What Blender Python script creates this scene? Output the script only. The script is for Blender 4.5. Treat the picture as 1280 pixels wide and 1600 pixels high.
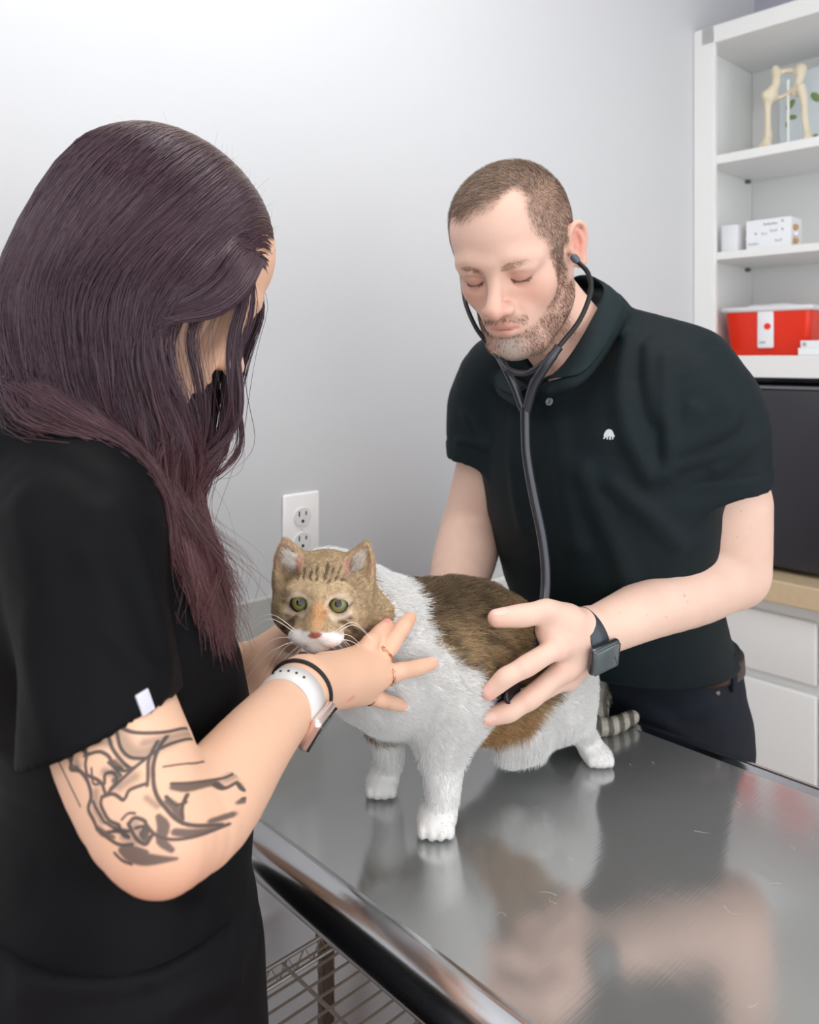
import bpy, bmesh, math, random
import numpy as np
from mathutils import Matrix, Vector, Euler, Quaternion
rng = np.random.default_rng(7)
sc = bpy.context.scene
COL = sc.collection
for _o in list(bpy.data.objects): bpy.data.objects.remove(_o)

# ------------------------------------------------------------------ camera
EYE = 1.42; F = 1270.0
def P(u, v, d):
    """a point of the room seen in direction (u,v) at distance d in front of the lens"""
    return np.array([(u-640)/F*d, d, EYE-(v-560)/F*d])
cam = bpy.data.cameras.new('camera'); camo = bpy.data.objects.new('camera', cam); COL.objects.link(camo)
camo.location = (0, 0, EYE); camo.rotation_euler = (math.pi/2, 0, 0)
cam.sensor_fit = 'HORIZONTAL'; cam.sensor_width = 36; cam.lens = 36*F/1280; cam.shift_y = -240/1280
cam.dof.use_dof = True; cam.dof.focus_distance = 0.84; cam.dof.aperture_fstop = 8.0
cam.clip_start = .02
sc.camera = camo
# ------------------------------------------------------------------ light
w = bpy.data.worlds.new('world'); sc.world = w; w.use_nodes = True
w.node_tree.nodes['Background'].inputs[0].default_value = (.96, .98, 1, 1)
w.node_tree.nodes['Background'].inputs[1].default_value = 1.66
def area(name, loc, target, sx, sy, power, col=(1, 1, 1)):
    l = bpy.data.lights.new(name, 'AREA'); l.shape = 'RECTANGLE'; l.size = sx; l.size_y = sy
    l.energy = power; l.color = col
    o = bpy.data.objects.new(name, l); COL.objects.link(o); o.location = loc
    o.rotation_euler = (Vector(target)-Vector(loc)).to_track_quat('-Z', 'Y').to_euler()
    return o
area('ceiling_panel_light', (.1, .75, 2.66), (.1, .75, 0), 1.2, .6, 9, (1, .985, .96))
area('ceiling_panel_light', (-.2, -.9, 2.66), (-.2, -.9, 0), 1.2, .6, 6, (1, .985, .96))
area('window_daylight', (-1.9, -.5, 1.9), (.2, 1.1, 1.2), 1.4, 1.6, 7, (.95, .98, 1))
vs = sc.view_settings
sc.display_settings.display_device = 'sRGB'
vs.view_transform = 'Standard'; vs.look = 'None'; vs.gamma = 1; vs.use_curve_mapping = False
vs.exposure = 0.40

# ------------------------------------------------------------------ room frame
bx = np.array([.731, .683, 0.]); ax = np.array([.684, -.730, 0.]); O = np.array([-.1455, 1.32, 0.])
def R(p, q, z): return O + p*bx + q*ax + np.array([0, 0, z])
ROT = math.atan2(bx[1], bx[0])           # local x = along the wall (bx), local -y = away from wall (ax)

# ------------------------------------------------------------------ materials
def lin(c):
    c = np.asarray(c, float)
    return np.where(c <= .04045, c/12.92, ((c+.055)/1.055)**2.4)
def s8(r, g, b): return tuple(float(x) for x in lin(np.array([r, g, b])/255.))
MATS = {}
def mat(name, col=(.8, .8, .8), rough=.5, metal=0., spec=.5, attr=None, noise=None, bump=None, sss=0, sheen=0, coat=0, ior=None, trans=0, emit=None, bands=None, aniso=0, sssr=(.008,.004,.002)):
    """noise=(scale,amount) colour variation; bump=(scale,strength,distance)"""
    m = bpy.data.materials.new(name); m.use_nodes = True; nt = m.node_tree; b = nt.nodes['Principled BSDF']
    b.inputs['Base Color'].default_value = (*col, 1); b.inputs['Roughness'].default_value = rough
    b.inputs['Metallic'].default_value = metal; b.inputs['Specular IOR Level'].default_value = spec
    tc = nt.nodes.new('ShaderNodeTexCoord')
    src = None
    if attr:
        a = nt.nodes.new('ShaderNodeAttribute'); a.attribute_name = attr; src = a.outputs['Color']
    if noise:
        n = nt.nodes.new('ShaderNodeTexNoise'); n.inputs['Scale'].default_value = noise[0]; n.inputs['Detail'].default_value = 5
        nt.links.new(tc.outputs['Object'], n.inputs['Vector'])
        mx = nt.nodes.new('ShaderNodeMix'); mx.data_type = 'RGBA'; mx.blend_type = 'MULTIPLY'
        mr = nt.nodes.new('ShaderNodeMapRange'); mr.inputs[3].default_value = 1-noise[1]; mr.inputs[4].default_value = 1+noise[1]*.4
        nt.links.new(n.outputs[0], mr.inputs[0]); mx.inputs[0].default_value = 1
        if src: nt.links.new(src, mx.inputs[6])
        else: mx.inputs[6].default_value = (*col, 1)
        nt.links.new(mr.outputs[0], mx.inputs[7]); src = mx.outputs[2]
    if src: nt.links.new(src, b.inputs['Base Color'])
    if bump:
        n = nt.nodes.new('ShaderNodeTexNoise'); n.inputs['Scale'].default_value = bump[0]; n.inputs['Detail'].default_value = 6
        if len(bump) > 3:
            mp = nt.nodes.new('ShaderNodeMapping'); mp.inputs['Scale'].default_value = bump[3]
            nt.links.new(tc.outputs['Object'], mp.inputs[0]); nt.links.new(mp.outputs[0], n.inputs['Vector'])
        else: nt.links.new(tc.outputs['Object'], n.inputs['Vector'])
        bp = nt.nodes.new('ShaderNodeBump'); bp.inputs['Strength'].default_value = bump[1]; bp.inputs['Distance'].default_value = bump[2]
        nt.links.new(n.outputs[0], bp.inputs['Height']); nt.links.new(bp.outputs[0], b.inputs['Normal'])
    if sss:
        b.inputs['Subsurface Weight'].default_value = sss; b.inputs['Subsurface Radius'].default_value = (1, .45, .25); b.inputs['Subsurface Scale'].default_value = sssr[0]
    if sheen: b.inputs['Sheen Weight'].default_value = sheen; b.inputs['Sheen Roughness'].default_value = .5
    if coat: b.inputs['Coat Weight'].default_value = coat; b.inputs['Coat Roughness'].default_value = .05
    if ior: b.inputs['IOR'].default_value = ior
    if trans: b.inputs['Transmission Weight'].default_value = trans
    if aniso: b.inputs['Anisotropic'].default_value = aniso
    if emit: b.inputs['Emission Color'].default_value = (*emit[0], 1); b.inputs['Emission Strength'].default_value = emit[1]
    MATS[name] = m
    return m

# ------------------------------------------------------------------ objects
def tag(o, label=None, cat=None, group=None, kind=None):
    if label: o['label'] = label
    if cat: o['category'] = cat
    if group: o['group'] = group
    if kind: o['kind'] = kind
    return o
def empty(name, loc=(0, 0, 0), rz=0., rot=None):
    o = bpy.data.objects.new(name, None); COL.objects.link(o); o.location = [float(x) for x in loc]
    o.rotation_euler = rot if rot else (0, 0, rz); o.empty_display_size = .05
    return o
def put(name, me, m, parent=None, smooth=False, keep=False):
    """link a mesh; world-space coordinates kept when parented (keep) else local to the parent"""
    o = bpy.data.objects.new(name, me); COL.objects.link(o)
    if m is not None:
        for mm in (m if isinstance(m, (list, tuple)) else [m]): me.materials.append(mm)
    if parent is not None:
        o.parent = parent
        if keep:
            mw = Matrix.Translation(parent.location) @ parent.rotation_euler.to_matrix().to_4x4() if parent.type == 'EMPTY' else parent_world(parent)
            o.matrix_parent_inverse = mw.inverted()
    if smooth:
        me.polygons.foreach_set('use_smooth', np.ones(len(me.polygons), bool))
    me.update()
    return o
def parent_world(o):
    m = Matrix.LocRotScale(o.location, o.rotation_euler, o.scale)
    if o.parent: return parent_world(o.parent) @ o.matrix_parent_inverse @ m
    return m
def npmesh(name, V, Fc, cols=None):
    """V (N,3); Fc list/array of faces (M,3) or (M,4)"""
    me = bpy.data.meshes.new(name); V = np.asarray(V, np.float32); Fc = np.asarray(Fc, np.int32)
    k = Fc.shape[1]; me.vertices.add(len(V)); me.vertices.foreach_set('co', V.ravel())
    me.loops.add(Fc.size); me.loops.foreach_set('vertex_index', Fc.ravel())
    me.polygons.add(len(Fc)); me.polygons.foreach_set('loop_start', np.arange(0, Fc.size, k, dtype=np.int32))
    try: me.polygons.foreach_set('loop_total', np.full(len(Fc), k, np.int32))
    except Exception: pass
    me.update(calc_edges=True); me.validate()
    if cols is not None: setcol(me, cols)
    return me
def setcol(me, cols, name='col'):
    a = me.color_attributes.new(name, 'FLOAT_COLOR', 'POINT')
    c = np.ones((len(me.vertices), 4), np.float32); c[:, :3] = cols; a.data.foreach_set('color', c.ravel())
class MB:
    """collects simple solids into one mesh"""
    def __init__(s): s.b = bmesh.new()
    def box(s, lo, hi, bev=0., seg=2, M=None, ry=0):
        lo = np.array(lo, float); hi = np.array(hi, float)
        g = bmesh.ops.create_cube(s.b, size=1)['verts']
        for v in g: v.co = Vector([(lo[i]+hi[i])/2+v.co[i]*(hi[i]-lo[i]) for i in range(3)])
        if bev:
            e = list({e for v in g for e in v.link_edges})
            r = bmesh.ops.bevel(s.b, geom=e, offset=bev, segments=seg, affect='EDGES', profile=.5)
            g = list({v for v in r['verts']} | {v for v in g if v.is_valid})
        if M is not None: bmesh.ops.transform(s.b, matrix=M, verts=g)
        return s
    def cyl(s, a, b, r, r2=None, n=16, caps=True):
        a = Vector(a); b = Vector(b); d = b-a
        M = Matrix.Translation((a+b)/2) @ d.to_track_quat('Z', 'Y').to_matrix().to_4x4()
        bmesh.ops.create_cone(s.b, cap_ends=caps, segments=n, radius1=r, radius2=r if r2 is None else r2, depth=d.length, matrix=M)
        return s
    def ball(s, c, r, n=16, sc=(1, 1, 1), M=None):
        mm = Matrix.Translation(Vector(c)) @ (M if M is not None else Matrix()) @ Matrix.Diagonal((*sc, 1))
        bmesh.ops.create_uvsphere(s.b, u_segments=n, v_segments=max(6, n//2), radius=r, matrix=mm); return s
    def tube(s, pts, r, n=8, cap=True, sq=None):
        """sweep; r scalar or list"""
        pts = [Vector([float(c) for c in p]) for p in pts]; N = len(pts)
        rr = [r]*N if np.isscalar(r) else list(r)
        t0 = (pts[1]-pts[0]).normalized(); up = Vector((0, 0, 1)) if abs(t0.z) < .9 else Vector((1, 0, 0))
        nrm = (up - t0*up.dot(t0)).normalized(); rings = []
        for i in range(N):
            t = (pts[min(i+1, N-1)]-pts[max(i-1, 0)]).normalized()
            nrm = (nrm - t*nrm.dot(t)).normalized(); bn = t.cross(nrm)
            rings.append([s.b.verts.new(pts[i]+(nrm*math.cos(2*math.pi*k/n)+bn*math.sin(2*math.pi*k/n))*rr[i]) for k in range(n)])
        for i in range(N-1):
            for k in range(n): s.b.faces.new((rings[i][k], rings[i][(k+1) % n], rings[i+1][(k+1) % n], rings[i+1][k]))
        if cap: s.b.faces.new(rings[0][::-1]); s.b.faces.new(rings[-1])
        return s
    def lathe(s, prof, n=24, M=None):
        """prof [(r,z)]"""
        rings = []
        for r, z in prof:
            ring = []
            for k in range(n):
                v = Vector((r*math.cos(2*math.pi*k/n), r*math.sin(2*math.pi*k/n), z))
                ring.append(s.b.verts.new(M @ v if M is not None else v))
            rings.append(ring)
        for i in range(len(rings)-1):
            for k in range(n): s.b.faces.new((rings[i][k], rings[i][(k+1) % n], rings[i+1][(k+1) % n], rings[i+1][k]))
        s.b.faces.new(rings[0][::-1]); s.b.faces.new(rings[-1])
        return s
    def prism(s, pts, y0, y1, M=None):
        """outline (x,z) extruded along y"""
        A = [Vector((x, y0, z)) for x, z in pts]; B = [Vector((x, y1, z)) for x, z in pts]
        if M is not None: A = [M @ v for v in A]; B = [M @ v for v in B]
        A = [s.b.verts.new(v) for v in A]; B = [s.b.verts.new(v) for v in B]; n = len(A)
        for i in range(n): s.b.faces.new((A[i], A[(i+1) % n], B[(i+1) % n], B[i]))
        s.b.faces.new(A[::-1]); s.b.faces.new(B); return s
    def mesh(s, name='m'):
        bmesh.ops.recalc_face_normals(s.b, faces=s.b.faces[:])
        me = bpy.data.meshes.new(name); s.b.to_mesh(me); s.b.free(); return me
    def build(s, name, m, parent=None, smooth=False, keep=False):
        o = put(name, s.mesh(name), m, parent, smooth, keep)
        if smooth:
            try: o.data.set_sharp_from_angle(angle=math.radians(40))
            except Exception: pass
        return o
def crom(pts, n):
    """Catmull-Rom resample to n points"""
    p = np.asarray(pts, float); m = len(p)
    if m == 2: t = np.linspace(0, 1, n)[:, None]; return p[0]*(1-t)+p[1]*t
    q = np.vstack([2*p[0]-p[1], p, 2*p[-1]-p[-2]]); t = np.linspace(0, m-1-1e-9, n); i = t.astype(int); f = (t-i)[:, None]
    a, b, c, d = q[i], q[i+1], q[i+2], q[i+3]
    return .5*((2*b)+(c-a)*f+(2*a-5*b+4*c-d)*f**2+(3*b-a-3*c+d)*f**3)

# ------------------------------------------------------------------ numpy noise
def _hash(i, j, k, seed=0):
    h = (i*374761393 + j*668265263 + k*2147483647 + seed*1274126177) & 0xffffffff
    h = ((h ^ (h >> 13))*1274126177) & 0xffffffff
    return ((h ^ (h >> 16)) & 0xffff)/65535.
def vnoise(p, seed=0):
    p = np.asarray(p, float)+100.; i = np.floor(p).astype(np.int64); f = p-i; f = f*f*(3-2*f); r = 0
    for dx in (0, 1):
        for dy in (0, 1):
            for dz in (0, 1):
                wgt = (f[:, 0] if dx else 1-f[:, 0])*(f[:, 1] if dy else 1-f[:, 1])*(f[:, 2] if dz else 1-f[:, 2])
                r = r + wgt*_hash(i[:, 0]+dx, i[:, 1]+dy, i[:, 2]+dz, seed)
    return r
def fnoise(p, seed=0, o=3):
    r = 0; a = .5; t = 0
    for k in range(o): r = r+a*vnoise(p*2**k, seed+k); t += a; a *= .5
    return r/t

# ------------------------------------------------------------------ distance fields
def ss(x, a, b): t = np.clip((x-a)/(b-a), 0, 1); return t*t*(3-2*t)
def nrm(v): v = np.asarray(v, float); return v/np.linalg.norm(v)
def f_ell(c, r, M=None):
    c = np.asarray(c, float); r = np.asarray(r, float)
    def f(p):
        q = p-c
        if M is not None: q = q @ M          # columns of M = local axes
        k0 = np.linalg.norm(q/r, axis=1); k1 = np.linalg.norm(q/(r*r), axis=1)
        return np.where(k1 > 1e-9, k0*(k0-1)/np.maximum(k1, 1e-9), -r.min())
    return f
def f_chain(pts, rad, n=None, flat=None):
    """round tube along a smooth curve with changing radius; flat=(axis, factor) squashes it across axis"""
    pts = np.asarray(pts, float); rad = np.asarray(rad, float)
    if n is None: n = 1 if len(pts) == 2 else 4
    if n > 1:
        m = (len(pts)-1)*n+1; pr = crom(np.column_stack([pts, rad]), m); pts = pr[:, :3]; rad = pr[:, 3]
    if flat is not None: fa = nrm(flat[0]); fk = flat[1]
    def f(p):
        best = None
        for i in range(len(pts)-1):
            a = pts[i]; ba = pts[i+1]-a; L = ba @ ba
            q = p-a; h = np.clip((q @ ba)/L, 0, 1); o = q-h[:, None]*ba
            if flat is not None:
                oa = o @ fa; o2 = o+np.outer(oa*(fk-1), fa); dd = np.linalg.norm(o2, axis=1)-(rad[i]+(rad[i+1]-rad[i])*h)
            else: dd = np.linalg.norm(o, axis=1)-(rad[i]+(rad[i+1]-rad[i])*h)
            best = dd if best is None else np.minimum(best, dd)
        return best
    return f
def f_loft(pts, W, D, X, n=3, pw=2.0):
    """elliptic body along a curve: half width W along X, half depth D across it"""
    pts = np.asarray(pts, float)
    A = np.column_stack([pts, W, D]); m = (len(pts)-1)*n+1; A = crom(A, m); X = nrm(X)
    def f(p):
        best = None
        for i in range(m-1):
            a = A[i, :3]; ba = A[i+1, :3]-a; L = ba @ ba; q = p-a; h = np.clip((q @ ba)/L, 0, 1)
            o = q-h[:, None]*ba; w_ = A[i, 3]+(A[i+1, 3]-A[i, 3])*h; d_ = A[i, 4]+(A[i+1, 4]-A[i, 4])*h
            ox = o @ X; rest = np.linalg.norm(o-np.outer(ox, X), axis=1)
            k = (np.abs(ox/w_)**pw+np.abs(rest/d_)**pw)**(1/pw)
            g = np.sqrt((ox/w_**2)**2+(rest/d_**2)**2)
            dd = np.where(g > 1e-6, k*(k-1)/np.maximum(g, 1e-6), -np.minimum(w_, d_))
            best = dd if best is None else np.minimum(best, dd)
        return best
    return f
def f_box(c, half, M=None, r=.002):
    c = np.asarray(c, float); half = np.asarray(half, float)-r
    def f(p):
        q = p-c
        if M is not None: q = q @ M
        q = np.abs(q)-half
        return np.linalg.norm(np.maximum(q, 0), axis=1)+np.minimum(q.max(axis=1), 0)-r
    return f
def f_plane(pt, n):
    pt = np.asarray(pt, float); n = nrm(n)
    return lambda p: (p-pt) @ n
def f_xf(f, M4):
    """f given in local coordinates placed by rigid matrix"""
    M4 = np.array(M4, float); Rm = M4[:3, :3]; T = M4[:3, 3]; s = np.cbrt(np.linalg.det(Rm)); Ri = np.linalg.inv(Rm)
    return lambda p: f((p-T) @ Ri.T)*s
def smin(a, b, k):
    if k <= 0: return np.minimum(a, b)
    h = np.maximum(k-np.abs(a-b), 0)/k
    return np.minimum(a, b)-h*h*k*.25
class Field:
    def __init__(s): s.ops = []
    def u(s, f, k=.0): s.ops.append(('u', f, k)); return s
    def sub(s, f, k=.0): s.ops.append(('s', f, k)); return s
    def cut(s, f, k=.0): s.ops.append(('i', f, k)); return s      # keep where f<0
    def disp(s, f): s.ops.append(('d', f, 0)); return s
    def ridge(s, pts, wd, amp):
        """a soft fold (amp>0) or crease (amp<0) along a curve"""
        g = f_chain(pts, [0]*len(pts)); s.ops.append(('r', g, (wd, amp))); return s
    def add(s, other): s.ops += other.ops; return s
    def xf(s, M4):
        s2 = Field(); sc_ = np.cbrt(np.linalg.det(np.array(M4)[:3, :3]))
        for t, f, k in s.ops: s2.ops.append((t, f_xf(f, M4), (k[0]*sc_, k[1]*sc_) if t == 'r' else k*sc_))
        return s2
    def ev(s, p, act=None):
        v = np.full(len(p), 1e3)
        for i, (t, f, k) in enumerate(s.ops):
            if act is not None and not act[i]: continue
            if t == 'u': v = smin(v, f(p), k)
            elif t == 's': v = -smin(-v, f(p), k)
            elif t == 'i': v = -smin(-v, -f(p), k)
            elif t == 'd': v = v-f(p)
            elif t == 'r': v = v-k[1]*np.exp(-(f(p)/k[0])**2)
        return v
    def mesh(s, lo, hi, h, B=8, it=2):
        lo = np.asarray(lo, float); hi = np.asarray(hi, float)
        nb = np.ceil((hi-lo)/(h*B)).astype(int)
        g = np.stack(np.meshgrid(*[np.arange(n) for n in nb], indexing='ij'), -1).reshape(-1, 3)
        cen = lo+(g+.5)*h*B; hd = h*B*.5*math.sqrt(3)
        vals = []
        run = np.full(len(g), 1e3)
        for (t, f, k) in s.ops:
            d = f(cen); vals.append(d)
            if t == 'u': run = smin(run, d, k)
        vals = np.array(vals); ok = run < hd*1.6+.01
        tot = s.ev(cen); ok &= np.abs(tot) < hd*2.2+.01
        mu = np.min(np.array([vals[i] for i, o in enumerate(s.ops) if o[0] == 'u']), axis=0)
        idx = np.where(ok)[0]; lat = np.stack(np.meshgrid(*[np.arange(B+1)]*3, indexing='ij'), -1).reshape(-1, 3)
        S = nb*B+2; cells = []; pos = []; ed = [[], [], []]
        corner = [(a, b, c) for a in (0, 1) for b in (0, 1) for c in (0, 1)]
        for bi in idx:
            act = []
            for i, (t, f, k) in enumerate(s.ops):
                v = vals[i][bi]
                if t == 'u': act.append(v < mu[bi]+3.0*hd+k+.008)
                elif t == 's': act.append(v < hd*2.5+k+.006)
                elif t == 'r': act.append(v < hd*2+k[0]*3)
                else: act.append(True)
            base = g[bi]*B; pts = lo+(base+lat)*h
            v = s.ev(pts, act).reshape(B+1, B+1, B+1)
            if v.min() > 0 or v.max() < 0: continue
            sg = v < 0
            for axx in range(3):
                sl1 = [slice(0, B+1)]*3; sl2 = [slice(0, B+1)]*3; sl1[axx] = slice(0, B); sl2[axx] = slice(1, B+1)
                e = sg[tuple(sl1)] != sg[tuple(sl2)]
                w_ = np.argwhere(e)
                # keep each lattice edge once: only if inside this block's own range
                keepm = np.all(w_ < B, axis=1)
                w_ = w_[keepm]
                if len(w_):
                    fl = sg[w_[:, 0], w_[:, 1], w_[:, 2]]
                    ed[axx].append(np.column_stack([w_+base, fl]))
            cs = np.stack([sg[a:a+B, b:b+B, c:c+B] for a, b, c in corner]); sm = cs.sum(0); cc = np.argwhere((sm > 0) & (sm < 8))
            if not len(cc): continue
            acc = np.zeros((len(cc), 3)); cnt = np.zeros(len(cc))
            for axx in range(3):
                for o1 in (0, 1):
                    for o2 in (0, 1):
                        off = [0, 0, 0]; oth = [x for x in range(3) if x != axx]; off[oth[0]] = o1; off[oth[1]] = o2
                        a = cc+off; b2 = a.copy(); b2[:, axx] += 1
                        va = v[a[:, 0], a[:, 1], a[:, 2]]; vb = v[b2[:, 0], b2[:, 1], b2[:, 2]]
                        cr = (va < 0) != (vb < 0); t_ = np.where(cr, va/np.where(cr, va-vb, 1), 0)
                        q = a.astype(float); q[:, axx] += t_; acc[cr] += q[cr]; cnt[cr] += 1
            cells.append(cc+base); pos.append(lo+(acc/cnt[:, None]+base)*h)
        cells = np.vstack(cells); pos = np.vstack(pos)
        key = (cells[:, 0]*S[1]+cells[:, 1])*S[2]+cells[:, 2]; o = np.argsort(key); key = key[o]; pos = pos[o]
        quads = []
        for axx in range(3):
            if not ed[axx]: continue
            e = np.vstack(ed[axx]); c = e[:, :3]; fl = e[:, 3].astype(bool); u_, v_ = [(1, 2), (2, 0), (0, 1)][axx]
            ids = []; good = np.ones(len(c), bool)
            for du, dv in ((0, 0), (-1, 0), (-1, -1), (0, -1)):
                cc = c.copy(); cc[:, u_] += du; cc[:, v_] += dv
                kk = (cc[:, 0]*S[1]+cc[:, 1])*S[2]+cc[:, 2]; j = np.searchsorted(key, kk); j = np.minimum(j, len(key)-1)
                good &= key[j] == kk; ids.append(j)
            q = np.column_stack(ids); q = np.where(fl[:, None], q, q[:, ::-1]); quads.append(q[good])
        Q = np.vstack(quads)
        # light smoothing
        for _ in range(it):
            E = np.vstack([Q[:, [0, 1]], Q[:, [1, 2]], Q[:, [2, 3]], Q[:, [3, 0]]])
            s_ = np.zeros_like(pos); c_ = np.zeros(len(pos))
            for k in range(3): s_[:, k] = np.bincount(E[:, 0], pos[E[:, 1], k], len(pos))+np.bincount(E[:, 1], pos[E[:, 0], k], len(pos))
            c_ = np.bincount(E[:, 0], minlength=len(pos))+np.bincount(E[:, 1], minlength=len(pos))
            pos = pos*.4+.6*s_/np.maximum(c_, 1)[:, None]
        return pos, Q
def vnormals(V, Q):
    n = np.cross(V[Q[:, 2]]-V[Q[:, 0]], V[Q[:, 3]]-V[Q[:, 1]]); N = np.zeros_like(V)
    for k in range(4):
        for c in range(3): N[:, c] += np.bincount(Q[:, k], n[:, c], len(V))
    return N/np.maximum(np.linalg.norm(N, axis=1), 1e-12)[:, None]
def scatter(V, Q, n, wfun=None, seed=1):
    """random points on a quad mesh -> positions, normals"""
    r = np.random.default_rng(seed); N = vnormals(V, Q)
    a = .5*np.linalg.norm(np.cross(V[Q[:, 2]]-V[Q[:, 0]], V[Q[:, 3]]-V[Q[:, 1]]), axis=1)
    if wfun is not None: a = a*wfun(V[Q].mean(1))
    f = r.choice(len(Q), n, p=a/a.sum()); s_, t = r.random((n, 1)), r.random((n, 1)); q = Q[f]
    bl = lambda X: (X[q[:, 0]]*(1-s_)+X[q[:, 1]]*s_)*(1-t)+(X[q[:, 3]]*(1-s_)+X[q[:, 2]]*s_)*t
    nn = bl(N); return bl(V), nn/np.linalg.norm(nn, axis=1)[:, None]
def strands(C, rad, cols=None, sides=3, tip=.25, rprof=None):
    """C (n,k,3) centre lines -> tapered strands mesh arrays; cols (n,3) or (n,k,3)"""
    n, k, _ = C.shape
    T = np.gradient(C, axis=1); T /= np.maximum(np.linalg.norm(T, axis=2, keepdims=True), 1e-12)
    ref = np.tile([.31, .52, .79], (n, 1)); A = np.cross(T, ref[:, None, :]); A /= np.maximum(np.linalg.norm(A, axis=2, keepdims=True), 1e-9); Bn = np.cross(T, A)
    pr = np.linspace(1, tip, k) if rprof is None else np.asarray(rprof)
    rr = (np.asarray(rad).reshape(-1, 1)*pr[None, :])[..., None]
    rings = np.stack([C+rr*(A*math.cos(2*math.pi*s/sides)+Bn*math.sin(2*math.pi*s/sides)) for s in range(sides)], 2)  # n,k,sides,3
    V = rings.reshape(-1, 3); base = np.arange(n)[:, None, None]*k*sides
    i = np.arange(k-1)[None, :, None]*sides; s = np.arange(sides)[None, None, :]; s2 = (s+1) % sides
    Q = np.stack([base+i+s, base+i+s2, base+i+sides+s2, base+i+sides+s], -1).reshape(-1, 4)
    cc = None
    if cols is not None:
        cols = np.asarray(cols)
        if cols.ndim == 2: cols = np.repeat(cols[:, None, :], k, 1)
        cc = np.repeat(cols[:, :, None, :], sides, 2).reshape(-1, 3)
    return V, Q, cc
def rotm(deg_x=0, deg_y=0, deg_z=0): return Euler([math.radians(a) for a in (deg_x, deg_y, deg_z)], 'XYZ').to_matrix()

def march(f, u, v, t0=.3, t1=2.5):
    """first point of a field met from the lens in direction (u,v)"""
    o = np.array([0, 0, EYE]); d = P(u, v, 1.)-o; L = np.linalg.norm(d); t = t0
    for _ in range(140):
        p = o+d*t; x = float(f.ev(p[None])[0])
        if x < .0002: break
        t += max(x*.6, .0003)/L
        if t > t1: return None
    return p
def fnormal(f, p, e=.0015):
    q = np.array([p+[e, 0, 0], p-[e, 0, 0], p+[0, e, 0], p-[0, e, 0], p+[0, 0, e], p-[0, 0, e]]); x = f.ev(q)
    return nrm([x[0]-x[1], x[2]-x[3], x[4]-x[5]])
def basis(n, up):
    """4x4 with local z along n and local y near up"""
    n = nrm(n); up = np.asarray(up, float); y = nrm(up-n*(up @ n)); x = np.cross(y, n)
    return Matrix(np.array([[x[0], y[0], n[0], 0], [x[1], y[1], n[1], 0], [x[2], y[2], n[2], 0], [0, 0, 0, 1]]).tolist())
# ================================================================== room shell
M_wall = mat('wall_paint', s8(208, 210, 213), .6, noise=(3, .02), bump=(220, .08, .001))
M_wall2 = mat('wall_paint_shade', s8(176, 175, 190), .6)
M_white = mat('white_laminate', s8(236, 237, 236), .35, noise=(5, .01))
M_ceil = mat('ceiling_tile', s8(238, 238, 236), .8, bump=(60, .2, .002))
M_floor = mat('floor_wood', s8(150, 92, 52), .35, noise=(9, .25))
M_greyp = mat('grey_panel', s8(186, 187, 184), .4)
def slab(name, p0, p1, q0, q1, z0, z1, m, kind='structure', bev=0):
    o = MB().box((p0, -q1, z0), (p1, -q0, z1), bev).build(name, m, None)
    o.location = [float(c) for c in O]; o.rotation_euler = (0, 0, ROT)
    if kind: o['kind'] = kind
    return o
PB = 1.60
slab('floor', -2.9, 1.8, -.1, 2.8, -.08, 0, M_floor)
slab('wall_left', -2.9, PB+.1, -.1, 0, 0, 2.7, M_wall)
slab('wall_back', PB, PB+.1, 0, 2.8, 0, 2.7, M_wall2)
slab('wall_front', -3.0, -2.9, -.1, 2.2, 0, 2.7, M_wall)
slab('ceiling', -2.9, 1.8, -.1, 2.8, 2.7, 2.78, M_ceil)
slab('trim_1', -1.2, 1.2, .0, .016, .905, .985, M_white, bev=.004)
slab('trim_2', -1.2, .0, .0, .010, .990, 1.056, M_greyp, bev=.003)
slab('baseboard_left', -2.9, 1.2, 0, .014, 0, .1, M_white, bev=.003)

# ------------------------------------------------------------------ outlet on the wall
def on_wall(u, off=0.):
    r = (u-640)/F; s = (r*O[1]-O[0]+off*(r*ax[1]-ax[0]))/(bx[0]-r*bx[1]); return s
po = on_wall(471, .004); dO = (R(po, .004, 0))[1]
zo = EYE-(826-560)/F*dO
M_plate = mat('outlet_plastic', s8(250, 250, 250), .25)
M_slot = mat('outlet_slot', (.02, .02, .02), .6)
M_recept = mat('outlet_receptacle', s8(232, 233, 235), .3)
t = empty('power_outlet', R(po, .0, zo), ROT)
tag(t, 'white double power outlet on the grey wall above the cat', 'power outlet')
MB().box((-.035, -.006, -.057), (.035, 0, .057), .0035, 3).build('cover_plate', M_plate, t, True)
for dz in (-.0195, .0195):
    rc = MB().prism([(.0165*math.cos(a)*1.0, dz+.0145*math.sin(a)) for a in np.linspace(0, 2*math.pi, 28, False)], -.008, -.005).build('receptacle', M_recept, t)
    mb = MB()
    mb.box((-.0078, -.0086, dz+.001), (-.0058, -.0078, dz+.009)); mb.box((.0052, -.0086, dz+.002), (.0074, -.0078, dz+.008)); mb.cyl((0, -.0078, dz-.007), (0, -.0086, dz-.007), .0026)
    mb.build('slot', M_slot, rc)
MB().ball((0, -.0062, 0), .003, 12, (1, .4, 1)).build('screw', M_recept, t)

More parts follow.
